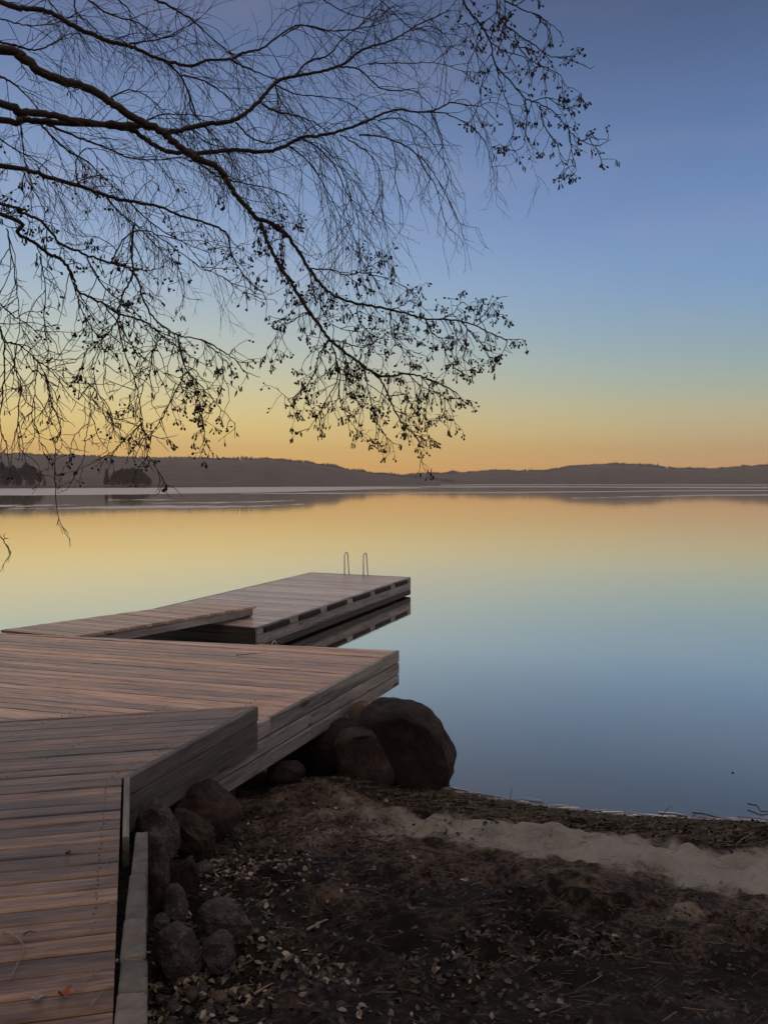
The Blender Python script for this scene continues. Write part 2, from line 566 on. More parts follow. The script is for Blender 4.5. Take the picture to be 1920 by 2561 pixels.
# ------------------------------------------------------------------ water and ice
mb = MB()
R = FAR - 5
mb.add([(-R, 3.5, WZ), (R, 3.5, WZ), (R, R, WZ), (-R, R, WZ)], [(0, 1, 2, 3)])
tag(mb.build('water', M_WATER), kind='structure')

def ice(pts_lo, pts_hi, seed, z):
    """a thin floating sheet between a near and a far edge (photo points dropped on the water)"""
    lo = [G(x, y, WZ) for x, y in pts_lo]
    hi = [G(x, y, WZ) for x, y in pts_hi]
    n = 90
    def edge(p, k):
        t = np.linspace(0, len(p) - 1, n)
        X = np.interp(t, range(len(p)), [q.x for q in p])
        D = np.interp(t, range(len(p)), [q.y for q in p])
        w = fbm(t * 3.1 + seed, t * 0 + k, seed, 4) - .5
        return [(a, b * (1 + .10 * c), z) for a, b, c in zip(X, D, w)]
    A, B = edge(lo, .3), edge(hi, 7.7)
    for i in range(n):
        if B[i][1] < A[i][1] + .05: B[i] = (B[i][0], A[i][1] + .05, z)
    m_ = MB()
    top = A + B
    bot = [(p[0], p[1], p[2] - .003) for p in top]
    k = len(top)
    fs = []
    for i in range(n - 1):
        fs.append((i, i + 1, n + i + 1, n + i))
        fs.append((k + i, k + n + i, k + n + i + 1, k + i + 1))
        fs.append((i, k + i, k + i + 1, i + 1))
    m_.add(top + bot, fs)
    o = m_.build('ice_sheet', M_ICE)
    tag(o, kind='structure')
ice([(-700, 1243), (0, 1239), (360, 1236), (640, 1232), (960, 1223), (1100, 1220)],
    [(-700, 1222), (0, 1222), (360, 1220), (640, 1218), (960, 1217), (1100, 1218)], 1, WZ + .006)
ice([(-700, 1272), (0, 1268), (60, 1268), (130, 1265), (190, 1264)], [(-700, 1262), (0, 1263), (60, 1263), (130, 1262.5), (190, 1262.5)], 2, WZ + .006)
ice([(20, 1273), (80, 1274), (140, 1272)], [(20, 1271), (80, 1270.5), (140, 1270.8)], 3, WZ + .006)
ice([(120, 1273), (260, 1272), (420, 1270.5), (560, 1270), (640, 1268), (760, 1262)],
    [(120, 1271), (260, 1266), (420, 1264), (560, 1265.5), (640, 1265), (760, 1260.5)], 4, WZ + .006)
ice([(270, 1251.2), (340, 1250.6), (430, 1250.6)], [(270, 1249.6), (340, 1249.2), (430, 1249.4)], 5, WZ + .006)
ice([(380, 1260), (520, 1258), (620, 1257), (740, 1252)], [(380, 1258.6), (520, 1256), (620, 1254.5), (740, 1250.5)], 6, WZ + .006)
ice([(600, 1236), (900, 1234.5), (1250, 1233.5), (1700, 1229), (2400, 1226)],
    [(600, 1234.5), (900, 1232), (1250, 1230), (1700, 1226.6), (2400, 1224)], 7, WZ + .007)
ice([(1050, 1219.2), (1400, 1219), (1800, 1221), (2500, 1222)], [(1050, 1216), (1400, 1216.5), (1800, 1217.6), (2500, 1218.5)], 8, WZ + .006)
ice([(1100, 1213.6), (1500, 1213.6), (2000, 1213.9), (2600, 1214)], [(1100, 1211.6), (1500, 1211.3), (2000, 1211.6), (2600, 1211.8)], 9, WZ + .006)
ice([(1430, 1247), (1560, 1245.5), (1680, 1241.5), (2000, 1238)], [(1430, 1245), (1560, 1242.5), (1680, 1239), (2000, 1235)], 10, WZ + .008)

# ------------------------------------------------------------------ far hills
RIDGE_L = [(-1400, 1010), (-700, 985), (-250, 978), (0, 980), (80, 981), (150, 983), (300, 988), (450, 989), (540, 990), (590, 990), (640, 995),
           (700, 1002), (780, 1017), (860, 1025), (920, 1031), (1010, 1043)]
RIDGE_R = [(640, 1042), (760, 1034), (860, 1025.5), (930, 1021), (1000, 1020), (1060, 1016), (1085, 1014), (1120, 1017), (1180, 1015), (1230, 1007),
           (1270, 1004), (1310, 1001), (1400, 1003.5), (1450, 1010), (1520, 1012), (1560, 1011), (1600, 1007), (1658, 1003), (1900, 995), (2600, 990)]
def ridge_fn(pts, D):
    px = np.array([p[0] for p in pts]) * 1.158
    hz = [(HY - p[1] * 1.158) / F * D + EYE - WZ for p in pts]
    return (px - CX) / F * D, np.array(hz)
def hill(pts, D, front, back, seed):
    X, H = ridge_fn(pts, D)
    xs_ = np.linspace(X[0], X[-1], 340)
    Hs = np.maximum(np.interp(xs_, X, H) - 4.0, .5)
    rows = np.concatenate([np.linspace(0, 1, 14), np.linspace(1.1, 2, 8)])
    m_ = MB()
    V = []
    for r in rows:
        dd = front + (D - front) * r if r <= 1 else D + (back - D) * (r - 1)
        hf = math.sin(min(r, 2 - r) * math.pi / 2) ** 1.1
        for x, h in zip(xs_, Hs):
            k = dd / D
            V.append((x * k, dd, WZ - .6 + (h + .6) * hf * (1 + (.16 * (mnoise.noise(Vector((x * .01, dd * .01, seed)))) if r < .95 else 0))))
    n = len(xs_)
    fs = [(j * n + i, j * n + i + 1, (j + 1) * n + i + 1, (j + 1) * n + i) for j in range(len(rows) - 1) for i in range(n - 1)]
    m_.add(V, fs)
    o = m_.build('hill', M_HILL, smooth=True)
    tag(o, kind='structure')
    return xs_, Hs, front, D
def conifer_spike(m_, x, y, z, h, r, rg):
    k = 5
    a0 = rg.random() * 6.28
    V = [(x + r * math.cos(a0 + 6.283 * i / k), y + r * math.sin(a0 + 6.283 * i / k), z + h * .12) for i in range(k)]
    V += [(x + r * .55 * math.cos(a0 + .6 + 6.283 * i / k), y + r * .55 * math.sin(a0 + .6 + 6.283 * i / k), z + h * .55) for i in range(k)]
    V.append((x, y, z + h))
    fs = [(i, (i + 1) % k, k + (i + 1) % k, k + i) for i in range(k)] + [(k + i, k + (i + 1) % k, 2 * k) for i in range(k)]
    m_.add(V, fs, rg.random())
def forest(h, count, seed, name_label):
    xs_, Hs, front, D = h
    rg = random.Random(seed)
    m_ = MB()
    for i in range(count):
        x = rg.uniform(xs_[0], xs_[-1])
        ridge = True
        r = rg.uniform(.90, 1.0)
        dd = front + (D - front) * r
        Hh = float(np.interp(x, xs_, Hs))
        if Hh < 3: continue
        z = WZ - .6 + (Hh + .6) * math.sin(r * math.pi / 2) ** 1.1 - 1.0
        ht = rg.uniform(4.0, 7.5) * (1.35 if rg.random() < .08 else 1) * (1.1 + .7 * mnoise.noise(Vector((x * .03, seed, 0))))
        conifer_spike(m_, x * dd / D, dd, z, ht, rg.uniform(1.6, 2.8), rg)
    o = m_.build('far_forest', M_FOREST)
    tag(o, name_label, 'forest', kind='stuff')
hA = hill(RIDGE_L, 1750, 1250, 2300, 1)
hB = hill(RIDGE_R, 2050, 1650, 2350, 5)
forest(hA, 3400, 3, 'hazy conifer forest covering the long left hill across the lake')
forest(hB, 4200, 4, 'hazy conifer forest on the lower right hills across the lake')

# ------------------------------------------------------------------ wooded islets on the left
def islet(x0, x1, py, hgt, depth, seed):
    a, b_ = G(x0, py, WZ), G(x1, py, WZ)
    m_ = MB()
    n, k = 40, 9
    V = []
    for j in range(k):
        t = j / (k - 1)
        for i in range(n):
            s = i / (n - 1)
            x = a.x + (b_.x - a.x) * s
            y = a.y + depth * t
            e = (1 - abs(2 * s - 1) ** 4) * math.sin(math.pi * t)
            z = WZ - .25 + (hgt + .25) * e * (.65 + .7 * mnoise.noise(Vector((x * .15, y * .12, seed)), ) * .5 + .2)
            V.append((x, y, z))
    m_.add(V, [(j * n + i, j * n + i + 1, (j + 1) * n + i + 1, (j + 1) * n + i) for j in range(k - 1) for i in range(n - 1)])
    tag(m_.build('islet', M_ISLET, smooth=True), kind='structure')
islet(-500, 175, 1219.6, 1.5, 60, 1)
islet(110, 335, 1217.6, .7, 40, 2)
islet(235, 480, 1217.4, 1.0, 60, 3)
islet(440, 720, 1216.6, .45, 40, 4)

def conifer_mesh(seed, kind):
    rg = random.Random(seed)
    m_ = MB()
    for i in range(950):
        t = rg.random() ** .8
        if kind == 'pine':
            z = .34 + .66 * t
            rr = .24 * math.sin(math.pi * min(1, (t * .86 + .12))) ** .8
        elif kind == 'spruce':
            z = .08 + .92 * t
            rr = .19 * (1 - t) ** .85 + .012
        else:
            z = .12 + .88 * t
            rr = .34 * math.sin(math.pi * min(1, t * .8 + .17)) ** .7
        a = rg.random() * 6.283
        q = rr * math.sqrt(rg.random())
        lump = .75 + .5 * mnoise.noise(Vector((math.cos(a) * 1.7, math.sin(a) * 1.7, z * 5 + seed)))
        c = Vector((q * lump * math.cos(a), q * lump * math.sin(a), z + rg.uniform(-.02, .02)))
        u = Vector((rg.gauss(0, 1), rg.gauss(0, 1), rg.gauss(0, .5))).normalized() * rg.uniform(.035, .07)
        w = Vector((rg.gauss(0, 1), rg.gauss(0, 1), rg.gauss(0, .6))).normalized() * rg.uniform(.016, .034)
        m_.add([c - u, c + w, c + u, c - w], [(0, 1, 2, 3)], rg.random())
    t_ = MB()
    k = 6
    V = []
    for j, (z, r) in enumerate(((0, .02), (.4, .014), (.97, .004))):
        V += [(r * math.cos(6.283 * i / k), r * math.sin(6.283 * i / k), z) for i in range(k)]
    t_.add(V, [(j * k + i, j * k + (i + 1) % k, (j + 1) * k + (i + 1) % k, (j + 1) * k + i) for j in range(2) for i in range(k)])
    return m_, t_
PROTO = {}
for kd, nm in (('pine', 'pine_tree'), ('spruce', 'spruce_tree'), ('leafy', 'broad_tree')):
    for sd in (1, 2, 3):
        c, t = conifer_mesh(sd * 7 + len(kd), kd)
        PROTO[(kd, sd)] = (nm, c, t)
DONE = {}
def far_tree(kd, sd, px, top_disp, base_y, dd_off, label, group):
    nm, c, t = PROTO[(kd, sd)]
    base = G(px, base_y, WZ)
    d = base.y + dd_off
    loc = Vector(((px - CX) / F * d, d, WZ + .3))
    top = EYE - (top_disp * 1.158 - HY) / F * d
    h = top - loc.z
    root = empty(nm, loc, label, 'tree', group)
    if (kd, sd) not in DONE:
        co_ = c.build('crown', M_PINE); to_ = t.build('trunk', M_PTRUNK)
        DONE[(kd, sd)] = (co_, to_)
    else:
        co_, to_ = DONE[(kd, sd)][0].copy(), DONE[(kd, sd)][1].copy()
        COL.objects.link(co_); COL.objects.link(to_)
    for o in (co_, to_):
        o.parent = root
    wd = 1.45 if kd == 'leafy' else 1.2
    root.scale = (h * wd, h * wd, h)
    root.rotation_euler = (0, 0, px * .37)
G1 = 'hazy trees of the left wooded islet'
L1_ = 'hazy tree in the packed row of trees on the islet at the left edge'
for (kd, sd, px, tp, off, lab) in [
    ('leafy', 1, -60, 1009, 20, L1_), ('pine', 2, -28, 1002, 30, L1_), ('pine', 3, 4, 1000, 14, L1_), ('spruce', 1, 20, 1009, 6, L1_),
    ('pine', 1, 34, 1007, 26, L1_), ('spruce', 2, 48, 1011, 12, L1_), ('leafy', 2, 42, 1019, 5, L1_),
    ('pine', 2, 66, 1001, 18, 'tallest wide-crowned pine near the right end of the left-edge islet'),
    ('pine', 3, 82, 1010, 30, L1_), ('leafy', 3, 78, 1020, 8, L1_),
    ('pine', 1, 99, 1020, 14, L1_),
    ('spruce', 3, 112, 1033, 10, 'last small conifer at the right end of the left-edge islet'),
    ('leafy', 2, 12, 1022, 4, L1_), ('leafy', 3, -20, 1018, 6, L1_)]:
    far_tree(kd, sd, px, tp, 1219, off, lab, G1)
L2_ = 'hazy tree in the dense round clump on the second islet from the left'
G2 = 'hazy trees of the round clump on the second islet'
for (kd, sd, px, tp, off, lab) in [
    ('spruce', 2, 267, 1013, 20, 'slim pointed conifer at the left end of the second islet'),
    ('pine', 1, 288, 1018, 26, L2_), ('leafy', 1, 297, 1016, 12, L2_), ('pine', 3, 306, 1012, 22, L2_), ('leafy', 2, 318, 1012.5, 14, L2_),
    ('leafy', 3, 333, 1010, 24, L2_), ('leafy', 1, 346, 1014, 12, L2_), ('pine', 2, 354, 1017, 28, L2_), ('leafy', 2, 362, 1023, 14, L2_),
    ('leafy', 3, 373, 1032, 18, 'low rounded tree at the right end of the second islet'), ('leafy', 1, 282, 1028, 8, L2_), ('leafy', 3, 310, 1026, 6, L2_), ('leafy', 2, 340, 1026, 6, L2_)]:
    far_tree(kd, sd, px, tp, 1217.4, off, lab, G2)
far_tree('leafy', 2, 201, 1045, 1217.4, 4, 'low dark bush on the shoal between the two wooded islets', None)

# ------------------------------------------------------------------ decks
def clip(poly, a, b_):
    """keep the part of poly on the left of a->b"""
    out = []
    def side(p): return (b_[0] - a[0]) * (p[1] - a[1]) - (b_[1] - a[1]) * (p[0] - a[0])
    for i in range(len(poly)):
        p, q = poly[i], poly[(i + 1) % len(poly)]
        sp, sq = side(p), side(q)
        if sp >= 0: out.append(p)
        if sp * sq < 0:
            t = sp / (sp - sq)
            out.append((p[0] + (q[0] - p[0]) * t, p[1] + (q[1] - p[1]) * t))
    return out

def planks(mb_, polyg, ang, pitch, gap, zf, thick, seed, t0=0.0, jit=.002):
    """boards running at angle ang (degrees) clipped to a convex counter-clockwise polygon; zf(x, y) gives the top"""
    u = (math.cos(math.radians(ang)), math.sin(math.radians(ang)))
    v = (-u[1], u[0])
    ts = [p[0] * v[0] + p[1] * v[1] for p in polyg]
    rg = random.Random(seed)
    i0 = math.floor((min(ts) - t0) / pitch)
    i1 = math.ceil((max(ts) - t0) / pitch)
    for i in range(i0, i1):
        a, b_ = t0 + i * pitch + gap / 2, t0 + (i + 1) * pitch - gap / 2
        a += rg.uniform(-.0015, .0015); b_ += rg.uniform(-.0015, .0015)
        strip = [(u[0] * s + v[0] * t, u[1] * s + v[1] * t) for s, t in ((-60, a), (60, a), (60, b_), (-60, b_))]
        for k in range(len(polyg)):
            strip = clip(strip, polyg[k], polyg[(k + 1) % len(polyg)])
            if len(strip) < 3: break
        if len(strip) < 3: continue
        dz, tilt, r = rg.uniform(-jit, jit), rg.uniform(-.012, .012), rg.random()
        mid = (a + b_) / 2
        off = rg.uniform(0, 50)
        low, top, wl_, wt = [], [], [], []
        for (x, y) in strip:
            s, t = x * u[0] + y * u[1], x * v[0] + y * v[1]
            z = zf(x, y) + dz + tilt * (t - mid)
            tt = t + (.0045 if t < mid else -.0045)
            low.append((x, y, z - .006)); wl_.append((s + off, t, i * 3.7))
            top.append((x + v[0] * (tt - t), y + v[1] * (tt - t), z)); wt.append((s + off, tt, i * 3.7))
        bot = [(p[0], p[1], p[2] - thick) for p in low]
        n = len(strip)
        fs = [tuple(range(n, 2 * n))]
        for k in range(n):
            k2 = (k + 1) % n
            fs.append((k, k2, n + k2, n + k))
            fs.append((2 * n + k, 2 * n + k2, k2, k))
        fs.append(tuple(range(3 * n - 1, 2 * n - 1, -1)))
        mb_.add(low + top + bot, fs, r, wl_ + wt + wl_)

def board(mb_, a, b_, z0a, z1a, z0b, z1b, thick, rnd, side=1, off=0.0, bev=.006):
    """upright board from a to b (xy), spanning z0..z1, its thickness to the right (side=1) of a->b"""
    a, b_ = Vector((a[0], a[1], 0)), Vector((b_[0], b_[1], 0))
    u = (b_ - a).normalized()
    L = (b_ - a).length
    n = Vector((u.y, -u.x, 0)) * side
    o0, o1 = off, off + thick
    prof = [(o0, 0, 0), (o1 - bev, 0, 0), (o1, 0, bev), (o1, 1, -bev), (o1 - bev, 1, 0), (o0, 1, 0)]
    V, W = [], []
    for (base, z0, z1, s) in ((a, z0a, z1a, 0), (b_, z0b, z1b, L)):
        for (o, hi, dz) in prof:
            z = (z1 if hi else z0) + dz
            p = base + n * o
            V.append((p.x, p.y, z))
            W.append((s + rnd * 31, z + o, rnd * 17))
    k = len(prof)
    fs = [(i, (i + 1) % k, k + (i + 1) % k, k + i) for i in range(k)]
    if side > 0: fs = [tuple(reversed(f)) for f in fs]
    ends = [tuple(range(k)), tuple(range(2 * k - 1, k - 1, -1))]
    mb_.add(V, fs + ends, rnd, W)

def lerp2(a, b_, t): return (a[0] + (b_[0] - a[0]) * t, a[1] + (b_[1] - a[1]) * t)

def post(parent, x, y, z0, z1, s=.05):
    m_ = MB()
    V = [(x + sx * s, y + sy * s, z) for z in (z0, z1) for sx, sy in ((-1, -1), (1, -1), (1, 1), (-1, 1))]
    m_.add(V, [(0, 1, 5, 4), (1, 2, 6, 5), (2, 3, 7, 6), (3, 0, 4, 7), (4, 5, 6, 7), (3, 2, 1, 0)], .4,
           [(p[2], p[0] * .7 + p[1], 2) for p in V])
    return m_.build('post', M_FRAME, parent)

# ---- near deck (A), top z = 0
N0, NC, NFAR = (.30, -1.10), (-1.378, 4.06), (-.905, 5.36)
ANG_A = 11.6
ua = (math.cos(math.radians(ANG_A)), math.sin(math.radians(ANG_A)))
va = (-ua[1], ua[0])
tC = NC[0] * va[0] + NC[1] * va[1]
LX = -4.0
def on_line(p, x): return (x, p[1] + (x - p[0]) * ua[1] / ua[0])
deckA = empty('boardwalk', (-1.5, 3, 0), 'near brown plank deck with raised step edge in the left foreground', 'deck')
mb = MB()
zA = lambda x, y: 0.0
planks(mb, [(LX, -1.4), N0, NC, on_line(NC, LX)], ANG_A, .104, .009, zA, .028, 1, t0=tC)
planks(mb, [on_line(NC, LX), NC, NFAR, on_line(NFAR, LX)], ANG_A, .104, .009, zA, .028, 2, t0=tC)
mb.build('deck_boards', M_DECK, deckA)
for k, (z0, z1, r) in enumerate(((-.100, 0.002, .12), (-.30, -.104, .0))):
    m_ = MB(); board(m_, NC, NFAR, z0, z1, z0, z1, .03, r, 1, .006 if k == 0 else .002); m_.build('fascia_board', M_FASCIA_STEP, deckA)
tEnd = (3.37 - NC[1]) / (N0[1] - NC[1])
pe = lerp2(NC, N0, tEnd)
m_ = MB(); board(m_, pe, NC, -.13, 0.003, -.13, 0.003, .028, .8, 1, .012); m_.build('trim_board', M_TRIM, deckA)
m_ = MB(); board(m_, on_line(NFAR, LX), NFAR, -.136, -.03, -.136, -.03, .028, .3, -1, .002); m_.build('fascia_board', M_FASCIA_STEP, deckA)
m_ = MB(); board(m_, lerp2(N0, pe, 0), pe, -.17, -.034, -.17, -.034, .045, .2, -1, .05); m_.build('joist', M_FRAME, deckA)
for (x, y) in ((-1.6, 4.3), (-1.3, 4.9), (-3, 4.2), (-1.2, 2.6), (-2.6, 2.6), (-3.6, 5.0)):
    post(deckA, x, y, float(ground_z(x, y)) - .1, -.04)

scr = MB()
rgs = random.Random(4)
nb = int(5.4 / .104)
for i in range(-14, 13):
    for q in (.3, .7):
        t = tC + (i + q) * .104
        # end of this board at the near edge or the step edge
        a, b_ = (N0, NC) if t < tC else (NC, NFAR)
        ta, tb = a[0] * va[0] + a[1] * va[1], b_[0] * va[0] + b_[1] * va[1]
        k = (t - ta) / (tb - ta)
        e = lerp2(a, b_, k)
        for dd in (.075, .68, 1.28):
            x, y = e[0] - ua[0] * dd + rgs.uniform(-.004, .004), e[1] - ua[1] * dd + rgs.uniform(-.004, .004)
            n = 8
            r_ = .0034
            V = [(x + r_ * math.cos(6.283 * m / n), y + r_ * math.sin(6.283 * m / n), z) for z in (-.004, .0032) for m in range(n)]
            scr.add(V, [tuple(range(n, 2 * n))] + [(m, (m + 1) % n, n + (m + 1) % n, n + m) for m in range(n)])
tag(scr.build('screws', simple('dull_screw_heads', (.16, .15, .145), .5, .5), deckA), kind='stuff')

# ---- middle platform (B), top z = ZB
ZB = -.14
B0, B1 = (-1.32, 4.46), (.12, 7.80)
BL = -5.6
def back(x): return (x, B1[1] + (B1[0] - x) * math.tan(math.radians(11.2)))
deckB = empty('platform', (-1.5, 6.5, ZB), 'wide grey brown plank platform between the near deck and the floating dock', 'deck')
mb = MB()
planks(mb, [(BL, 4.9), (-1.5, 4.5), B0, B1, back(BL)], -15.5, .118, .010, lambda x, y: ZB, .028, 3, jit=.003)
mb.build('deck_boards', M_DECKB, deckB)
def b_at(d): return (B0[0] + (B1[0] - B0[0]) * (d - B0[1]) / (B1[1] - B0[1]), d)
rows = [(ZB - .116, ZB + .003, (5.56,)), (ZB - .229, ZB - .125, (5.57, 6.12)), (ZB - .345, ZB - .238, (5.56, 6.11, 6.62))]
rg = random.Random(9)
for z0, z1, joints in rows:
    ds = [B0[1]] + list(joints) + [B1[1]]
    for i in range(len(ds) - 1):
        m_ = MB()
        board(m_, b_at(ds[i] + .0015), b_at(ds[i + 1] - .0015), z0, z1, z0, z1, .03, rg.uniform(.25, .75), 1, .004 + rg.uniform(0, .002))
        m_.build('fascia_board', M_FASCIA, deckB)
m_ = MB(); board(m_, B1, back(BL), ZB - .345, ZB - .03, ZB - .345, ZB - .03, .03, .4, 1, .003); m_.build('fascia_board', M_FASCIA, deckB)
for k in range(4):
    a, b_ = (-5.0 + k * .12, 5.3 + k * .8), b_at(5.3 + k * .72)
    m_ = MB(); board(m_, a, (b_[0] - .12, b_[1]), ZB - .2, ZB - .04, ZB - .2, ZB - .04, .05, .3); m_.build('joist', M_FRAME, deckB)
for (x, y) in ((-1.1, 5.35), (-.55, 6.6), (-.75, 7.3), (-2.4, 6.0), (-2.2, 7.8), (-4.2, 6.5), (-4.4, 8.2), (-5.3, 7.4)):
    post(deckB, x, y, min(float(ground_z(x, y)), WZ) - .3, ZB - .05, .06)

# ---- floating dock (D)
ZD = -.49
D_NR, D_FR = Vector((-1.82, 10.9)), Vector((.545, 16.72))
du = (D_FR - D_NR).normalized()
dn = Vector((-du.y, du.x))
DW = 2.36
D_FL, D_NL = D_FR + dn * DW, D_NR + dn * DW
dockD = empty('floating_dock', (D_NR.x, D_NR.y, WZ), 'grey floating dock with swim ladder and black fenders at the end of the gangway', 'dock')
mb = MB()
ang_d = math.degrees(math.atan2(-dn.y, -dn.x))
planks(mb, [tuple(D_NR), tuple(D_FR), tuple(D_FL), tuple(D_NL)], ang_d, .12, .008, lambda x, y: ZD, .028, 6)
mb.build('deck_boards', M_FLOAT, dockD)
Ld = (D_FR - D_NR).length
rows = [(ZD - .112, ZD + .002), (ZD - .232, ZD - .115), (ZD - .262, ZD - .237), (ZD - .37, ZD - .263)]
for k, (z0, z1) in enumerate(rows):
    cuts = [0, (.31, .42, .27, .5)[k], (.68, .8, .6, .75)[k], 1]
    for i in range(3):
        m_ = MB()
        a, b_ = D_NR + du * Ld * cuts[i], D_NR + du * Ld * cuts[i + 1]
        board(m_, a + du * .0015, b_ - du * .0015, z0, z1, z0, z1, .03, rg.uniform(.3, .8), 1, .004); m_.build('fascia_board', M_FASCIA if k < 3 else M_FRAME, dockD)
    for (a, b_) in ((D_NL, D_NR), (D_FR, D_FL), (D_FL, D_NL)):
        m_ = MB(); board(m_, a, b_, z0, z1, z0, z1, .03, rg.uniform(.3, .7), 1, .004); m_.build('fascia_board', M_FRAME, dockD)  # near end: shade put into the colour with the dark timber
# concrete float underneath, set in from the edges
def box_poly(m_, poly, z0, z1, rnd=.5):
    n = len(poly)
    V = [(p[0], p[1], z0) for p in poly] + [(p[0], p[1], z1) for p in poly]
    m_.add(V, [(i, (i + 1) % n, n + (i + 1) % n, n + i) for i in range(n)] + [tuple(range(n, 2 * n)), tuple(range(n - 1, -1, -1))], rnd)
m_ = MB()
i_ = .16
box_poly(m_, [D_NR + dn * i_ + du * i_, D_FR + dn * i_ - du * .5, D_FL - dn * i_ - du * .5, D_NL - dn * i_ + du * i_], WZ - .5, ZD - .04)
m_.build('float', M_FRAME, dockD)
def fender_t(px):   # distance along the edge whose projection is px
    k = (px - CX) / F
    return (k * D_NR.y - D_NR.x) / (du.x - k * du.y)
def tube(m_, pts, rad, sides=6, rnd=.5, cap=True):
    """tube along pts, rad scalar or list"""
    n = len(pts)
    if not isinstance(rad, (list, tuple)): rad = [rad] * n
    V, fs = [], []
    t = (pts[1] - pts[0]).normalized()
    ref = Vector((0, 0, 1)) if abs(t.z) < .9 else Vector((1, 0, 0))
    nrm_ = t.cross(ref).normalized()
    for i, p in enumerate(pts):
        if i == 0: t = (pts[1] - pts[0])
        elif i == n - 1: t = (pts[-1] - pts[-2])
        else: t = (pts[i + 1] - pts[i - 1])
        if t.length < 1e-9: t = Vector((0, 0, 1))
        t.normalize()
        nrm_ = (nrm_ - t * nrm_.dot(t))
        if nrm_.length < 1e-6: nrm_ = t.orthogonal()
        nrm_.normalize()
        bi = t.cross(nrm_)
        for k in range(sides):
            a = 6.28318 * k / sides
            V.append(p + (nrm_ * math.cos(a) + bi * math.sin(a)) * rad[i])
    for i in range(n - 1):
        for k in range(sides):
            k2 = (k + 1) % sides
            fs.append((i * sides + k, i * sides + k2, (i + 1) * sides + k2, (i + 1) * sides + k))
    if cap:
        fs.append(tuple(range(sides - 1, -1, -1)))
        fs.append(tuple(range((n - 1) * sides, n * sides)))
    m_.add(V, fs, rnd)
for (x0, x1) in ((654, 716), (742, 794), (814, 860), (878, 919), (934, 970), (985, 1012)):
    a, b_ = D_NR + du * fender_t(x0), D_NR + du * fender_t(x1)
    m_ = MB()
    board(m_, a, b_, ZD - .098, ZD - .022, ZD - .098, ZD - .022, .03, .5, 1, .035, .012)
    m_.build('fender', M_RUBBER, dockD)
# mooring ring at the near corner
m_ = MB()
c = D_NR + du * .45 - dn * .045
pts = [Vector((c.x + du.x * .06 * math.cos(a), c.y + du.y * .06 * math.cos(a), WZ + .07 + .06 * math.sin(a))) for a in [6.28318 * i / 16 for i in range(17)]]
tube(m_, pts, .008, 6, cap=False); m_.build('mooring_ring', M_STEEL, dockD, True)
# swim ladder
lad = MB()
def on_end(px):   # point on the far edge of the dock seen at px
    k = (px - CX) / F
    e = D_FL - D_FR
    s = (k * D_FR.y - D_FR.x) / (e.x - k * e.y)
    return D_FR + e * s
ends = []
rails = []
for px in (869, 916):
    e = on_end(px)
    q = []
    a0 = e - du * .16; a1 = e + du * .22
    H = ZD + .50
    q.append(Vector((a0.x, a0.y, ZD - .01)))
    q.append(Vector((a0.x, a0.y, H - .10)))
    for i in range(9):
        a = math.pi - math.pi * i / 8
        cc = e - du * .075
        q.append(Vector((cc.x + du.x * .085 * math.cos(a), cc.y + du.y * .085 * math.cos(a), H - .07 + .07 * math.sin(a))))
    q.append(Vector((e.x + du.x * .06, e.y + du.y * .06, ZD + .12)))
    q.append(Vector((a1.x * .0 + e.x + du.x * .1, e.y + du.y * .1, ZD - .1)))
    q.append(Vector((e.x + du.x * .1, e.y + du.y * .1, WZ - .8)))
    rails.append(q)
ladder = bpy.data.objects.new('swim_ladder', None); COL.objects.link(ladder); ladder.parent = dockD
for q in rails:
    m_ = MB(); tube(m_, q, .013, 8)
    o = m_.build('handrail', M_STEEL, None, True); o.parent = ladder; o.location = -dockD.location
for z in (WZ + .05, WZ - .25, WZ - .55):
    p, q = rails[0][-1].copy(), rails[1][-1].copy(); p.z = q.z = z
    m_ = MB(); tube(m_, [p, q], .015, 6)
    o = m_.build('rung', M_STEEL, None, True); o.parent = ladder; o.location = -dockD.location

# ---- gangway (C) from platform to floating dock
gw = empty('gangway', (-3.4, 8.5, ZB), 'sloping plank gangway leading from the platform down onto the floating dock', 'gangway')
g0, g1 = Vector((-3.43, 8.46)), Vector((-1.95, 11.8))
gu = (g1 - g0).normalized(); gn = Vector((-gu.y, gu.x)); GW = 1.0
Lg = (g1 - g0).length
def zG(x, y):
    t = (Vector((x, y)) - g0).dot(gu) / Lg
    return ZB + .004 + (-.335 - ZB) * max(-.05, min(1.02, t))
mb = MB()
planks(mb, [tuple(g0), tuple(g1), tuple(g1 + gn * GW), tuple(g0 + gn * (GW + .05) - gu * .02)], math.degrees(math.atan2(-gn.y, -gn.x)), .118, .007, zG, .026, 8)
mb.build('deck_boards', M_GANG, gw)
za, zb = zG(*g0), zG(*g1)
for side_off in (.03, GW - .08):
    m_ = MB(); a, b_ = g0 + gn * side_off, g1 + gn * side_off
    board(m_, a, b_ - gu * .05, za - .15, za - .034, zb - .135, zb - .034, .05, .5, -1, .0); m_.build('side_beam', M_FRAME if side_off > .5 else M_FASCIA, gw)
m_ = MB(); tube(m_, [Vector((g1.x + gn.x * .06 - gu.x * .06, g1.y + gn.y * .06 - gu.y * .06, ZD + .045)), Vector((g1.x + gn.x * .94 - gu.x * .06, g1.y + gn.y * .94 - gu.y * .06, ZD + .045))], .045, 12)
m_.build('roller', M_STEEL, gw, True)

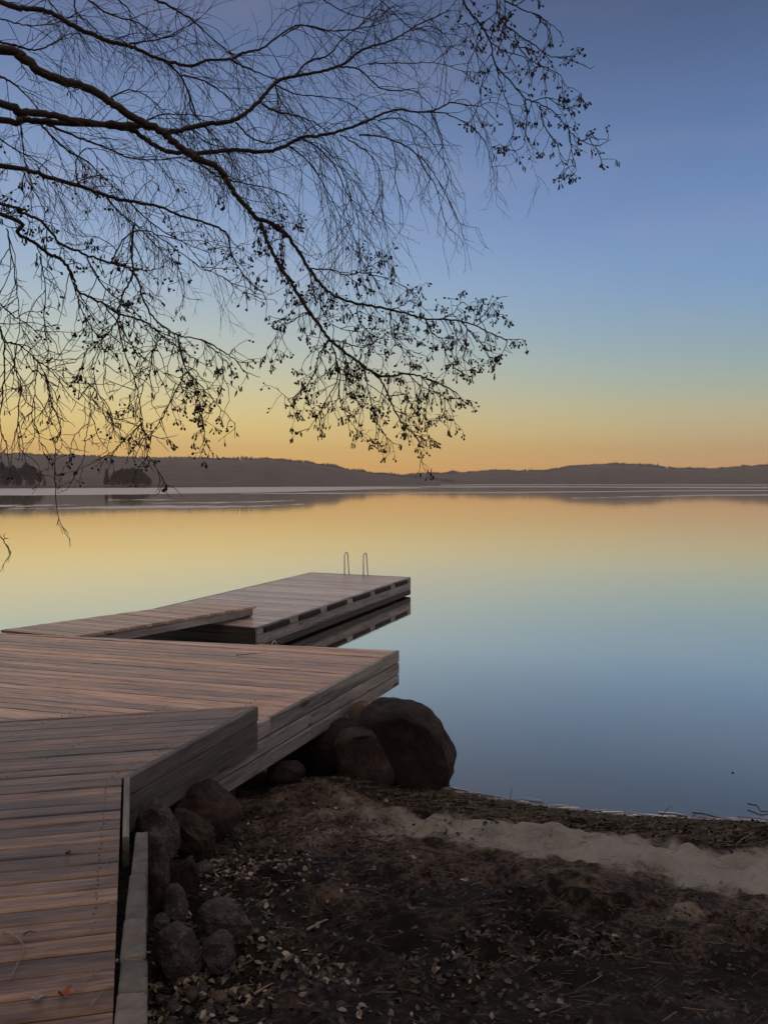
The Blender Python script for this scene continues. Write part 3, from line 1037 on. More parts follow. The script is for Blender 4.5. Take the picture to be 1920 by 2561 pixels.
# ---- edging sleepers along the near deck
segs = [(3.415, 3.045), (3.04, 2.735), (2.73, 2.505), (2.50, 2.34), (2.335, 2.10), (2.095, 1.6), (1.595, .9)]
def edge_l(d): return -1.10 + (3.415 - d) * (1.10 - .772) / (3.415 - 2.21)
def edge_r(d): return -.3065 * d
ELAB = ['farthest grey edging block beside the deck at the gap below the trim board', 'second grey edging block from the far end, with a rusty brown stain',
        'third grey edging block from the far end of the deck side', 'fourth grey edging block from the far end of the deck side',
        'nearest grey edging block in view at the bottom edge of the picture', 'grey edging block just below the picture edge', 'grey edging block at the viewer end of the row']
for i, (d1, d0) in enumerate(segs):
    rgk = random.Random(i + 40)
    m_ = MB()
    nl, nw = 16, 7
    V, W = [], []
    dz = rgk.uniform(-.004, .004); dx = rgk.uniform(-.004, .004)
    for j in range(nl + 1):
        d = d1 + (d0 - d1) * j / nl
        xl, xr = edge_l(d) + dx, edge_r(d) + dx
        for k in range(nw + 1):
            s = k / nw
            x = xl + (xr - xl) * s
            z = .012 + dz + .005 * mnoise.noise(Vector((x * 14, d * 14, i))) + .004 * mnoise.noise(Vector((x * 45, d * 30, i)))
            if k in (0, nw): z -= .006
            if j in (0, nl): z -= .005
            V.append((x, d, z)); W.append((d * 1.0, x, i * 2.0))
    fs = [(j * (nw + 1) + k, (j + 1) * (nw + 1) + k, (j + 1) * (nw + 1) + k + 1, j * (nw + 1) + k + 1) for j in range(nl) for k in range(nw)]
    ring = [k for k in range(nw + 1)] + [j * (nw + 1) + nw for j in range(1, nl + 1)] + [nl * (nw + 1) + k for k in range(nw - 1, -1, -1)] + [j * (nw + 1) for j in range(nl - 1, 0, -1)]
    b0 = len(V)
    for q in ring:
        x, y, z = V[q]
        V.append((x, y, -.22)); W.append((y, x - .22, i * 2.0))
    n = len(ring)
    for k in range(n):
        fs.append((ring[k], ring[(k + 1) % n], b0 + (k + 1) % n, b0 + k))
    m_.add(V, fs, rgk.random(), W)
    o = m_.build('edging_block', M_EDGE, None, True, loc=Vector((edge_l(d1), d1, 0)))
    tag(o, ELAB[i], 'edging', 'grey edging blocks along the deck side')

# ------------------------------------------------------------------ boulders
def ico(sub):
    import bmesh
    bm = bmesh.new()
    bmesh.ops.create_icosphere(bm, subdivisions=sub, radius=1)
    V = [v.co.copy() for v in bm.verts]
    Fc = [tuple(v.index for v in f.verts) for f in bm.faces]
    bm.free()
    return V, Fc
ICO = {s: ico(s) for s in (1, 2, 3, 4, 5)}
def boulder(name, label, px, py, d, rx, rz, seed, m, depth=.9, facets=9, rough=.10, lean=0.0, group=None, sub=4, tilt=0.0):
    V, Fc = ICO[sub]
    rg = random.Random(seed)
    planes = []
    for _ in range(facets):
        n = Vector((rg.gauss(0, 1), rg.gauss(0, 1), rg.gauss(0, 1))).normalized()
        planes.append((n, rg.uniform(.74, .95)))
    pts = []
    for v in V:
        p = v.copy()
        for n, c in planes:
            q = p.dot(n) - c
            if q > 0: p -= n * q * .88
        k = 1 - rough * .55 * abs(mnoise.noise(p * 2.2 + Vector((seed, 7, 0)))) + rough * 1.5 * mnoise.noise(p * 1.3 + Vector((seed, 0, 0))) + rough * .6 * mnoise.noise(p * 3.1 + Vector((0, seed, 0))) \
            + rough * .3 * mnoise.noise(p * 9 + Vector((0, 0, seed)))
        pts.append(p * k)
    mx = [max(abs(p[i]) for p in pts) for i in range(3)]
    sx, sz = rx * d / F, rz * d / F
    sy = (sx + sz) / 2 * depth
    c = P(px, py, d)
    mb_ = MB()
    ct, st = math.cos(tilt), math.sin(tilt)
    V2 = []
    for p in pts:
        x, y, z = p.x / mx[0] * sx + lean * p.z * sz, p.y / mx[1] * sy, p.z / mx[2] * sz
        V2.append((x * ct - z * st, y, x * st + z * ct))
    mb_.add(V2, Fc, rg.random())
    o = mb_.build(name, m, None, True)
    o.location = c
    tag(o, label, 'rock', group)
    return o
def loft_rock(label, rows, d, seed, m, depth=.9, rough=.05, facets=10, group=None, zoomed=True, sub=5):
    """boulder whose side outline is given as rows (y, x left, x right), rounded in depth"""
    if zoomed: rows = [(1900 + y * .4222, a * .4222, b_ * .4222) for y, a, b_ in rows]
    ys_ = [r[0] for r in rows]
    V, Fc = ICO[sub]
    rg = random.Random(seed)
    planes = []
    for _ in range(facets):
        n = Vector((rg.gauss(0, 1), rg.gauss(-.3, 1), rg.gauss(0, .7))).normalized()
        planes.append((n, rg.uniform(.58, .88)))
    y0, y1 = ys_[0] - 2, ys_[-1] + 2
    cxm = sum(r[1] + r[2] for r in rows) / 2 / len(rows)
    wmax = max(r[2] - r[1] for r in rows) / 2
    c = P(cxm, (y0 + y1) / 2, d)
    k_ = d / F
    pts = []
    for v in V:
        p = v.copy()
        rs = max(.03, math.sqrt(max(0, 1 - v.z * v.z)))
        for n, q in planes:
            t = p.dot(n) - q
            if t > 0: p -= n * t * .85
        p.x /= .93
        yy = (y0 + y1) / 2 - v.z * (y1 - y0) / 2
        xl, xr = np.interp(yy, ys_, [r[1] for r in rows]), np.interp(yy, ys_, [r[2] for r in rows])
        cap = min(1.0, (1 - abs(v.z)) / .03)
        hw = (xr - xl) / 2 * cap ** .5
        o = Vector(((xl + xr) / 2 - cxm + hw * p.x / rs, hw * depth * p.y / rs * (.6 + .4 * wmax / max(hw, wmax * .4)), -(yy - (y0 + y1) / 2)))
        o += v * wmax * (rough * 2.2 * mnoise.noise(v * 2.1 + Vector((seed, 0, 0))) - rough * 1.2 * abs(mnoise.noise(v * 3.3 + Vector((0, seed, 0))))
                         + rough * .8 * mnoise.noise(v * 7 + Vector((0, 0, seed))) + rough * .4 * mnoise.noise(v * 17 + Vector((0, 3, seed))))
        pts.append(o * k_)
    mb_ = MB()
    mb_.add(pts, Fc, rg.random())
    o = mb_.build('boulder', m, None, True)
    o.location = c
    tag(o, label, 'rock', group)
    return o
BG = 'boulders along the deck'
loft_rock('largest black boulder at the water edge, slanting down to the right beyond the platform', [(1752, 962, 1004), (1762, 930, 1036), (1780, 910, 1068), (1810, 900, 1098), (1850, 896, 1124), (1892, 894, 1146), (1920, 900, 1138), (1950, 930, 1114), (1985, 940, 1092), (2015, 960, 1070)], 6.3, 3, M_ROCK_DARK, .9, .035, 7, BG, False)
loft_rock('brown mid-sized boulder leaning against the left side of the largest black boulder', [(1828, 868, 926), (1838, 848, 950), (1862, 832, 968), (1900, 826, 982), (1935, 828, 984), (1965, 832, 976), (1990, 845, 960), (2010, 870, 930)], 6.0, 12, M_ROCK_RED, .9, .05, 9, BG, False)
loft_rock('small tan stone peeking out between the platform and the largest black boulder', [(1757, 896, 920), (1764, 884, 930), (1790, 872, 940), (1850, 866, 945), (1920, 866, 945), (1960, 870, 940)], 6.75, 5, M_ROCK_TAN, .9, .05, 6, BG, False, 4)
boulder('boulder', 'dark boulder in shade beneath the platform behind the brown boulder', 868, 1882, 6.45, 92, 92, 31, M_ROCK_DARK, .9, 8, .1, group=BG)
boulder('boulder', 'added dark boulder filling the shaded gap beneath the middle of the platform edge', 770, 1890, 6.75, 84, 78, 51, M_ROCK_DARK, .9, 8, .1, group=BG)  # boulder added so the gap under the platform stays dark
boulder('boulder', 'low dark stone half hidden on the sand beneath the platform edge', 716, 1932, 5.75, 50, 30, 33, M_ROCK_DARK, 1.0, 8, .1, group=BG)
loft_rock('round dark red boulder against the platform boards near the step corner', [(135, 1180, 1255), (160, 1120, 1300), (195, 1070, 1350), (240, 1020, 1405), (300, 990, 1440), (360, 978, 1450), (410, 990, 1440), (450, 1020, 1410), (490, 1080, 1350)], 4.62, 8, M_ROCK_RED, .8, .04, 7, BG)
loft_rock('pointed grey boulder right under the step corner of the near deck', [(240, 890, 945), (262, 850, 965), (300, 815, 995), (350, 800, 1030), (410, 790, 1062), (470, 790, 1086), (540, 800, 1088), (600, 820, 1070), (650, 860, 1030)], 4.0, 14, M_ROCK_GREY, .9, .06, 12, BG)
loft_rock('lumpy brown grey rock between the pointed boulder and the round red boulder', [(290, 1040, 1080), (318, 1025, 1130), (350, 1020, 1175), (390, 1022, 1240), (430, 1028, 1285), (480, 1040, 1312), (530, 1060, 1295), (580, 1090, 1240)], 4.25, 19, M_ROCK_RED, .9, .07, 11, BG)
loft_rock('tall narrow rock standing against the far end of the edging blocks', [(432, 892, 930), (455, 886, 960), (500, 882, 978), (560, 880, 990), (650, 880, 1002), (730, 884, 998), (800, 890, 980), (840, 900, 960)], 3.5, 22, M_ROCK_GREY, 1.0, .05, 12, BG)
loft_rock('angular dark rock to the right of the tall narrow rock', [(583, 1095, 1150), (605, 1060, 1168), (650, 1020, 1182), (700, 1006, 1188), (760, 1006, 1180), (810, 1020, 1160), (850, 1040, 1130)], 3.68, 25, M_ROCK_DARK, 1.0, .06, 14, BG)
boulder('boulder', 'flat pale stone on the sand beside the angular dark rock', 512, 2167, 3.95, 26, 11, 66, M_ROCK_GREY, 1.0, 8, .1, group=BG)
loft_rock('dark red stone wedged between the edging and the tall narrow rock', [(664, 905, 945), (690, 890, 968), (740, 885, 988), (800, 886, 992), (860, 895, 980), (900, 910, 950)], 3.28, 27, M_ROCK_RED, .9, .05, 9, BG)
loft_rock('grey upright boulder above the long pale granite boulder', [(748, 1005, 1055), (775, 980, 1080), (820, 966, 1102), (870, 962, 1116), (920, 968, 1120), (970, 985, 1100), (1000, 1010, 1070)], 3.24, 29, M_ROCK_GREY, .9, .05, 10, BG)
loft_rock('long pale granite boulder lying in leaves right of the edging', [(845, 1270, 1375), (862, 1215, 1425), (895, 1170, 1462), (935, 1148, 1482), (980, 1140, 1488), (1025, 1160, 1478), (1060, 1200, 1450)], 3.28, 35, M_ROCK_GREY, .75, .05, 9, BG)
loft_rock('purplish grey boulder touching the edging, lower left of the rock group', [(998, 985, 1075), (1020, 945, 1110), (1060, 918, 1145), (1115, 904, 1182), (1175, 902, 1197), (1230, 920, 1190), (1275, 960, 1150)], 3.0, 37, M_ROCK_GREY, .9, .05, 9, BG)
loft_rock('round purplish boulder in leaves, lowest on the right of the rock group', [(1038, 1275, 1345), (1058, 1235, 1378), (1090, 1210, 1400), (1130, 1200, 1412), (1175, 1206, 1406), (1210, 1230, 1385), (1240, 1270, 1350)], 3.05, 39, M_ROCK_GREY, .9, .05, 8, BG)
boulder('boulder', 'small grey stone tucked between the edging and the long granite boulder', 404, 2306, 3.1, 22, 20, 43, M_ROCK_GREY, 1, 8, .1, group=BG)
PG = 'pebbles beside the near edging block'
pb = [(420, 2440, 14, 16), (480, 2484, 17, 20), (508, 2474, 13, 20), (548, 2494, 22, 16), (516, 2530, 24, 18), (470, 2530, 12, 14), (604, 2402, 10, 12),
      (432, 2520, 20, 15), (400, 2500, 14, 14), (455, 2450, 14, 10), (590, 2470, 12, 9), (560, 2440, 10, 8), (640, 2330, 9, 7), (420, 2560, 22, 18), (500, 2440, 10, 8)]
for i, (px, py, rx, rz) in enumerate(pb):
    z = -.42
    d = (EYE - z) * F / (py - HY)
    for _ in range(6):
        z = float(ground_z((px - CX) / F * d, d)) + .008
        d = (EYE - z) * F / (py - HY)
    boulder('pebble', 'small rounded grey pebble among dead leaves beside the near edging', px, py, d, rx, rz, 70 + i, M_ROCK_GREY if i % 3 else M_ROCK_TAN, 1.0, 6, .1, group=PG, sub=3)

# ------------------------------------------------------------------ litter
def leaf(m_, c, size, rg, rnd, up=.8):
    n = Vector((rg.gauss(0, .45), rg.gauss(0, .45), up)).normalized()
    a = n.orthogonal().normalized()
    a = (a * math.cos(rg.random() * 6.28) + n.cross(a) * math.sin(rg.random() * 6.28)).normalized()
    b_ = n.cross(a)
    L, W_ = size, size * rg.uniform(.5, .75)
    cup = rg.uniform(-.25, .45) * W_
    V = [c - a * L * .5, c - a * L * .15 + b_ * W_ * .5 + n * cup, c + a * L * .28 + b_ * W_ * .38 + n * cup, c + a * L * .55 + n * rg.uniform(-.1, .2) * L,
         c + a * L * .28 - b_ * W_ * .38 + n * cup, c - a * L * .15 - b_ * W_ * .5 + n * cup]
    m_.add(V, [(0, 1, 2, 3), (0, 3, 4, 5)], rnd)
rg = random.Random(77)
litter, debris = MB(), MB()
def under_deck(x, y):
    if y < 4.06: return x < edge_r(min(y, 3.42)) + .01
    return x < b_at(y)[0] - .05
cand = []
for _ in range(42000):
    x, y = rg.uniform(-1.2, 3.0), rg.uniform(2.2, 6.4)
    if abs(x) > .53 * y + .2 or under_deck(x, y): continue
    cand.append((x, y))
ca = np.array(cand)
sh = shore_y(ca[:, 0]) - ca[:, 1]
gz = ground_z(ca[:, 0], ca[:, 1])
fl = fbm(ca[:, 0] * 1.6, ca[:, 1] * 1.6, 91, 3)
for (x, y), s, z, f in zip(cand, sh, gz, fl):
    if s < .02: continue
    if s < .66:
        if rg.random() < .75:
            if rg.random() < .55:
                leaf(debris, Vector((x, y, z + .008)), rg.uniform(.015, .04), rg, rg.random() ** 1.2, .6)
            else:
                a = rg.uniform(-.5, .5); L = rg.uniform(.03, .12)
                p = Vector((x, y, z + .01))
                tube(debris, [p, p + Vector((math.cos(a) * L, math.sin(a) * L, rg.uniform(-.008, .015)))], rg.uniform(.0008, .0022), 3, rg.random() ** 1.5, False)
        continue
    left = math.exp(-((x - edge_r(min(y, 3.4))) / .75) ** 2) * (1.0 if y < 4.3 else .35)
    near = max(0.0, min(1.0, (3.5 - y) / 1.0))
    dens = .02 + 1.3 * left * max(0, f - .2) + .30 * near * (f > .5) * max(0, min(1, (1.0 - x) / .8)) + .35 * (f > .63)
    if s < 1.45 and x > .4: dens *= .16
    if rg.random() < dens * .8:
        r = rg.random()
        r = .55 + .45 * r if rg.random() < .4 * (left + .25) else r * .6
        leaf(litter, Vector((x, y, z + .006)), rg.uniform(.018, .042), rg, r)
    elif rg.random() < .05 + .1 * (f > .58) and not (s < 1.45 and x > .4 and rg.random() < .8):
        a = rg.uniform(-.9, .9); L = rg.uniform(.02, .09)
        p = Vector((x, y, z + .006))
        tube(debris, [p, p + Vector((math.cos(a) * L, math.sin(a) * L, rg.uniform(-.003, .02)))], rg.uniform(.0008, .0018), 3, rg.random(), False)
tag(litter.build('leaf_litter', M_LITTER), 'dead leaves scattered over the dark beach and around the rocks', 'leaves', kind='stuff')
tag(debris.build('shore_debris', M_DEBRIS), 'dark wet plant debris washed up along the water edge', 'debris', kind='stuff')

# soil clods and tufts as ground cover
clod = MB()
for _ in range(5200):
    x, y = rg.uniform(-.9, 2.6), rg.uniform(2.4, 5.2)
    if abs(x) > .53 * y + .1 or under_deck(x, y): continue
    s = float(shore_y(x)) - y
    if s < 1.8 and x > .2 or s < 1.0 or fbm(np.array([x * 2.1]), np.array([y * 2.1]), 61, 3)[0] < .48: continue
    V, Fc = ICO[1]
    r = rg.uniform(.004, .013)
    z = float(ground_z(x, y)) if rg.random() < 0 else None
    clod.add([(x + v.x * r * rg.uniform(.7, 1.3), y + v.y * r * rg.uniform(.7, 1.3), v.z * r * .7) for v in V], Fc, rg.random())
cv = np.array(clod.v)
nV = len(ICO[1][0])
cen = cv.reshape(-1, nV, 3).mean(1)
cz = ground_z(cen[:, 0], cen[:, 1])
cv[:, 2] += np.repeat(cz, nV)
clod.v = [tuple(p) for p in cv]
M_CLOD = leaf_mat('soil_crumbs', [(0, (.008, .007, .007)), (.5, (.019, .017, .016)), (.85, (.04, .036, .034)), (1, (.08, .074, .068))], .9)
tag(clod.build('soil_crumbs', M_CLOD), 'dark crumbs of soil and gravel over the near beach', 'soil', kind='stuff')

# thin broken ice along the water line
rim = MB()
for _ in range(190):
    x = rg.uniform(.3, 3.1)
    y = float(shore_y(x)) + abs(rg.gauss(0, .035)) - .01
    a = rg.gauss(.0, .15) + (-.35 if x < 1.2 else -.06)
    L, w = rg.uniform(.02, .10), rg.uniform(.004, .016)
    u = Vector((math.cos(a), math.sin(a), 0)); v = Vector((-u.y, u.x, 0))
    c = Vector((x, y, WZ + .006 + rg.uniform(0, .006)))
    k = 7
    V = [c + u * L * math.cos(6.283 * i / k) * rg.uniform(.7, 1.1) + v * w * math.sin(6.283 * i / k) * rg.uniform(.7, 1.1) for i in range(k)]
    W = [p - Vector((0, 0, .004)) for p in V]
    rim.add(V + W, [tuple(range(k))] + [(k + i, k + (i + 1) % k, (i + 1) % k, i) for i in range(k)], rg.random())
M_RIM = leaf_mat('shore_ice', [(0, (.08, .08, .085)), (.7, (.3, .3, .32)), (1, (.75, .75, .78))], .18)
tag(rim.build('shore_ice', M_RIM), 'thin broken slivers of ice glinting along the water line', 'ice', kind='stuff')

# a few sticks that can be told apart
def stick(name, label, pts, r, m=None, z=None, lift=.01, cat='stick'):
    q = []
    for (px, py, dz) in pts:
        zz = -.6 if z is None else z
        d = (EYE - zz) * F / (py - HY)
        if z is None:
            for _ in range(6):
                zz = float(ground_z((px - CX) / F * d, d)) + lift
                d = (EYE - zz) * F / (py - HY)
        p = Vector(((px - CX) / F * d, d, zz + dz))
        q.append(p)
    fine = []
    for i in range(len(q) - 1):
        for k in range(3):
            t = k / 3
            fine.append(q[i].lerp(q[i + 1], t) + Vector((0, 0, RNG.uniform(0, .004))))
    fine.append(q[-1])
    m_ = MB()
    n = len(fine)
    tube(m_, fine, [r * (1 - .6 * i / (n - 1)) for i in range(n)], 5)
    o = m_.build(name, m or M_TWIG, None, True, loc=fine[0])
    tag(o, label, cat)
    return o
M_PALE = simple('bleached_stick', (.22, .19, .16), .8)
stick('stick', 'long dark bent stick lying on the soil in the middle of the beach', [(835, 2232, 0), (880, 2222, 0), (920, 2226, 0), (960, 2240, 0), (1010, 2252, 0)], .007)
stick('stick', 'long straight dark stick along the near edge of the pale sand', [(880, 2090, 0), (960, 2106, 0), (1040, 2122, 0), (1110, 2136, 0), (1200, 2146, 0)], .006)
stick('stick', 'pale broken stick in leaves right of the rocks', [(768, 2326, 0), (800, 2308, 0), (820, 2300, 0)], .007, M_PALE)
stick('stick', 'short pale chip of wood near the bottom left of the leaf litter', [(636, 2488, 0), (660, 2472, 0), (684, 2458, 0)], .006, M_PALE)
stick('stick', 'short pale twig stuck in the sand below the largest boulder', [(952, 2106, 0), (962, 2098, .01), (968, 2096, .02)], .005, M_PALE)
stick('stick', 'pale thin twig lying on the sand mound under the platform', [(708, 1950, 0), (745, 1948, 0), (782, 1962, 0)], .004, M_PALE)
stick('driftwood', 'forked dark branch in the shallows at the right edge of the picture', [(1868, 2018, .02), (1890, 2024, .03), (1902, 2034, .01), (1925, 2033, .01), (1960, 2030, .03)], .006, z=WZ, cat='driftwood')
stick('driftwood', 'dark thin branch arching over the water line at right', [(1650, 2046, 0), (1668, 2034, .03), (1680, 2026, .03)], .0035, z=WZ + .03, cat='driftwood')
stick('driftwood', 'dark waterlogged branch floating along the shore at right', [(1730, 2034, .005), (1765, 2040, .008), (1800, 2048, .004), (1850, 2054, 0)], .006, z=WZ + .005, cat='driftwood')
stick('driftwood', 'long dark reed lying in the water line below the largest boulder', [(1160, 1984, .005), (1230, 1993, .006), (1330, 2018, .004), (1400, 2026, .0)], .004, z=WZ + .006, cat='driftwood')
stick('stick', 'upright thin twig poking from the debris at the water edge', [(1274, 2000, .0), (1278, 1999, .05), (1281, 1998, .09)], .0025)
stick('stick', 'thin dark straws propped on the debris near the right edge', [(1840, 2110, .0), (1862, 2102, .02), (1884, 2094, .03)], .003, M_PALE)
stick('stick', 'dark branch slanting in the bottom right corner of the sand', [(1890, 2290, 0), (1905, 2276, .01), (1930, 2258, .02)], .005)

# litter on the near deck
def deck_leaf(label, px, py, size, col, seed, cup=.3, nm='leaf'):
    c = G(px, py, .006)
    rg_ = random.Random(seed)
    m_ = MB()
    V = []
    n = 14
    rot = rg_.random() * 6.28
    for ring in (0, .5, 1.0):
        for i in range(n):
            a = 6.2832 * i / n
            rr = size * ring * (.62 + .25 * math.cos(a) + .09 * rg_.uniform(-1, 1) * ring)
            x, y = rr * math.cos(a + rot), rr * math.sin(a + rot) * .8
            V.append((x, y, .004 + cup * size * ring ** 2 * (.5 + .5 * math.sin(2 * a + seed)) + .006 * ring * rg_.random()))
    fs = [(j * n + i, j * n + (i + 1) % n, (j + 1) * n + (i + 1) % n, (j + 1) * n + i) for j in range(2) for i in range(n)]
    m_.add(V, fs, .5)
    o = m_.build(nm, simple('leaf_' + nm, col, .4, scale=90), None, True)
    o.location = c
    tag(o, label, 'leaf')
deck_leaf('curled wet orange leaf on the near deck boards', 160, 2497, .030, (.26, .065, .016), 3, .8)
deck_leaf('pale silvery leaf left of the orange leaf on the near deck', 100, 2500, .028, (.22, .2, .19), 5, .35)
deck_leaf('pale grey leaf by the deck edge opposite the second edging block', 284, 2262, .018, (.2, .18, .165), 6, .3)
deck_leaf('pale leaf left of the step edge on the wide platform', 434, 1735, .0, (.2, .18, .16), 6, .3) if False else None
deck_leaf('brown leaf fragment on a gap between the near boards', 170, 2139, .02, (.03, .02, .016), 8, .5)
stick('twig', 'forked pale twig lying on the lower left near deck boards', [(8, 2333, 0), (28, 2340, .004), (46, 2352, .006), (64, 2372, .004), (52, 2400, .002), (38, 2428, .002), (22, 2452, 0)], .0036, M_PALE, z=.008, cat='twig')
stick('twig', 'dark short twig lying across a gap on the lower left near deck', [(60, 2338, 0), (76, 2334, .006), (90, 2334, .002)], .003, M_TWIG, z=.008, cat='twig')
stick('twig', 'pale curled plant stalk beside the orange leaf on the near deck', [(186, 2474, 0), (200, 2480, .004), (212, 2456, .006), (206, 2478, .008), (192, 2482, .004)], .002, M_PALE, z=.008, cat='twig')
stick('twig', 'thin grey stem right of the orange leaf near the edging', [(226, 2518, 0), (242, 2500, .004), (260, 2478, .002)], .002, M_PALE, z=.008, cat='twig')
stick('twig', 'small white forked stem on the near deck by the trim board', [(266, 2162, 0), (270, 2150, .004), (275, 2142, .003)], .002, M_PALE, z=.008, cat='twig')
stick('twig', 'pale hooked stem by the deck edge above the orange leaf', [(234, 2442, 0), (240, 2432, .003), (256, 2420, .004)], .002, M_PALE, z=.008, cat='twig')
stick('twig', 'thin brown twig lying on the outer part of the wide platform', [(590, 1640, 0), (630, 1636, .004), (670, 1633, .004)], .004, M_TWIG, z=ZB + .008, cat='twig')
boulder('snail_shell', 'small cream snail shell in the gap between near deck and edging', 293, 2403, 2.52, 4.5, 5, 91, M_PALE, 1, 3, .05, sub=3)['category'] = 'shell'
boulder('floating_leaf', 'tiny dark leaf floating on the water right of the beach', 1831, 1932, 6.5, 3.5, 1.6, 92, M_TWIG, 1, 3, .05, sub=2)['category'] = 'leaf'

# ------------------------------------------------------------------ overhanging trees
def z1(l): return [(x / 1.727, y / 1.727) for x, y in l]
def z2(l): return [(x / 1.727, 560 + y / 1.727) for x, y in l]
def z3(l): return [(560 + x / 1.658, y / 1.658) for x, y in l]
def z4(l): return [(560 + x / 2.0725, 560 + y / 2.0725) for x, y in l]

def catmull(p, sub):
    out = []
    n = len(p)
    for i in range(n - 1):
        a, b_, c, d = p[max(i - 1, 0)], p[i], p[i + 1], p[min(i + 2, n - 1)]
        for k in range(sub):
            t = k / sub
            out.append(.5 * ((2 * b_) + (c - a) * t + (2 * a - 5 * b_ + 4 * c - d) * t * t + (3 * b_ - a - 3 * c + d) * t ** 3))
    out.append(p[-1])
    return out

class Tree:
    def __init__(s, name, loc, label, bark, twig, seed):
        s.root = empty(name, loc, label, 'tree')
        s.rg = random.Random(seed)
        s.twigs, s.cones, s.catkins = MB(), MB(), MB()
        s.bark, s.twig = bark, twig
        s.limbs = []
    def limb(s, pts3, r0, r1, rate, fn, pw=1.0, skip=0.0):
        rg = s.rg
        p = catmull(pts3, 7)
        n = len(p)
        q, R_ = [], []
        for i, a in enumerate(p):
            t = i / (n - 1)
            r = r0 + (r1 - r0) * t ** pw
            j = .10 * r + .0016
            q.append(a + Vector((rg.gauss(0, j), rg.gauss(0, j), rg.gauss(0, j))))
            R_.append(max(.0011, r * (1 + .16 * mnoise.noise(a * 9) + .1 * mnoise.noise(a * 31))))
        m_ = MB()
        tube(m_, q, R_, 7 if r0 > .008 else 5)
        m_.build('limb' if r0 > .012 else 'branch', s.bark, s.root, True)
        s.limbs.append(q)
        L = 0
        acc = rg.random()
        tot = sum((q[i + 1] - q[i]).length for i in range(n - 1))
        for i in range(n - 1):
            seg = q[i + 1] - q[i]
            L += seg.length
            if L / tot < skip: continue
            acc += seg.length * rate
            while acc >= 1:
                acc -= 1
                fn(s, q[i].lerp(q[i + 1], rg.random()), seg.normalized(), L / tot)
        fn(s, q[-1], (q[-1] - q[-2]).normalized(), 1.0)
    def chain(s, p, d, length, r0, r1, jit, droop, step=.03):
        rg = s.rg
        n = max(2, int(length / step))
        pts, d = [p.copy()], d.copy()
        for i in range(n):
            d = (d + Vector((rg.gauss(0, jit), rg.gauss(0, jit), rg.gauss(0, jit) - droop))).normalized()
            pts.append(pts[-1] + d * (length / n))
        tube(s.twigs, pts, [r0 + (r1 - r0) * i / n for i in range(n + 1)], 3, rg.random(), False)
        return pts
    def ellip(s, mbx, c, ax, L, r):
        V, Fc = ICO[1]
        a = ax.normalized(); b_ = a.orthogonal().normalized(); e = a.cross(b_)
        mbx.add([c + a * v.z * L + b_ * v.x * r + e * v.y * r for v in V], Fc, s.rg.random())
    def finish(s):
        tag(s.twigs.build('twigs', s.twig, s.root), kind='stuff')
        if s.cones.v: tag(s.cones.build('cones', M_CONE, s.root), kind='stuff')
        if s.catkins.v: tag(s.catkins.build('catkins', M_CATKIN, s.root), kind='stuff')

def rnd_perp(rg, d):
    v = Vector((rg.gauss(0, 1), rg.gauss(0, .7), rg.gauss(0, 1)))
    v -= d * v.dot(d)
    return v.normalized()

def alder_tip(s, p, d, amount=1.0):
    rg = s.rg
    if rg.random() < .62 * amount:
        k = rg.randint(2, 4)
        for _ in range(k):
            dd = (d * .5 + Vector((rg.gauss(0, .5), rg.gauss(0, .5), rg.gauss(-.55, .35)))).normalized()
            L = rg.uniform(.012, .03)
            e = p + dd * L
            tube(s.twigs, [p, e], [.0011, .0009], 3, .5, False)
            s.ellip(s.cones, e + dd * .007, dd, rg.uniform(.0062, .0090), rg.uniform(.0045, .0060))
    if rg.random() < .40 * amount:
        for _ in range(rg.randint(2, 4)):
            dd = Vector((rg.gauss(0, .22), rg.gauss(0, .22), -1)).normalized()
            L = rg.uniform(.012, .019)
            q = p + Vector((rg.gauss(0, .006), rg.gauss(0, .006), rg.gauss(0, .004)))
            s.ellip(s.catkins, q + dd * L, dd, L, rg.uniform(.0024, .0034))

def alder_side(cone=1.0, lo=.06, hi=.22):
    def fn(s, p, d, t):
        rg = s.rg
        if HY - (p.z - EYE) / p.y * F > 1075 and rg.random() < .6: return
        L = rg.uniform(lo, hi) * (1.15 - .5 * t)
        dd = (d * rg.uniform(.35, .9) + rnd_perp(rg, d) * rg.uniform(.5, 1.0) + Vector((0, 0, -.25))).normalized()
        pts = s.chain(p, dd, L, .0028, .0014, .17, .05, .022)
        for i in range(1, len(pts)):
            if rg.random() < .42:
                dl = (pts[i] - pts[i - 1]).normalized()
                d2 = (dl * .6 + rnd_perp(rg, dl) * .9 + Vector((0, 0, -.2))).normalized()
                q = s.chain(pts[i], d2, rg.uniform(.03, .11), .0018, .0011, .2, .04, .02)
                alder_tip(s, q[-1], (q[-1] - q[-2]).normalized(), cone)
                if rg.random() < .35:
                    j = len(q) // 2
                    q2 = s.chain(q[j], (d2 + rnd_perp(rg, d2)).normalized(), rg.uniform(.02, .06), .0014, .001, .2, .04, .02)
                    alder_tip(s, q2[-1], (q2[-1] - q2[-2]).normalized(), cone)
        alder_tip(s, pts[-1], (pts[-1] - pts[-2]).normalized(), cone)
    return fn

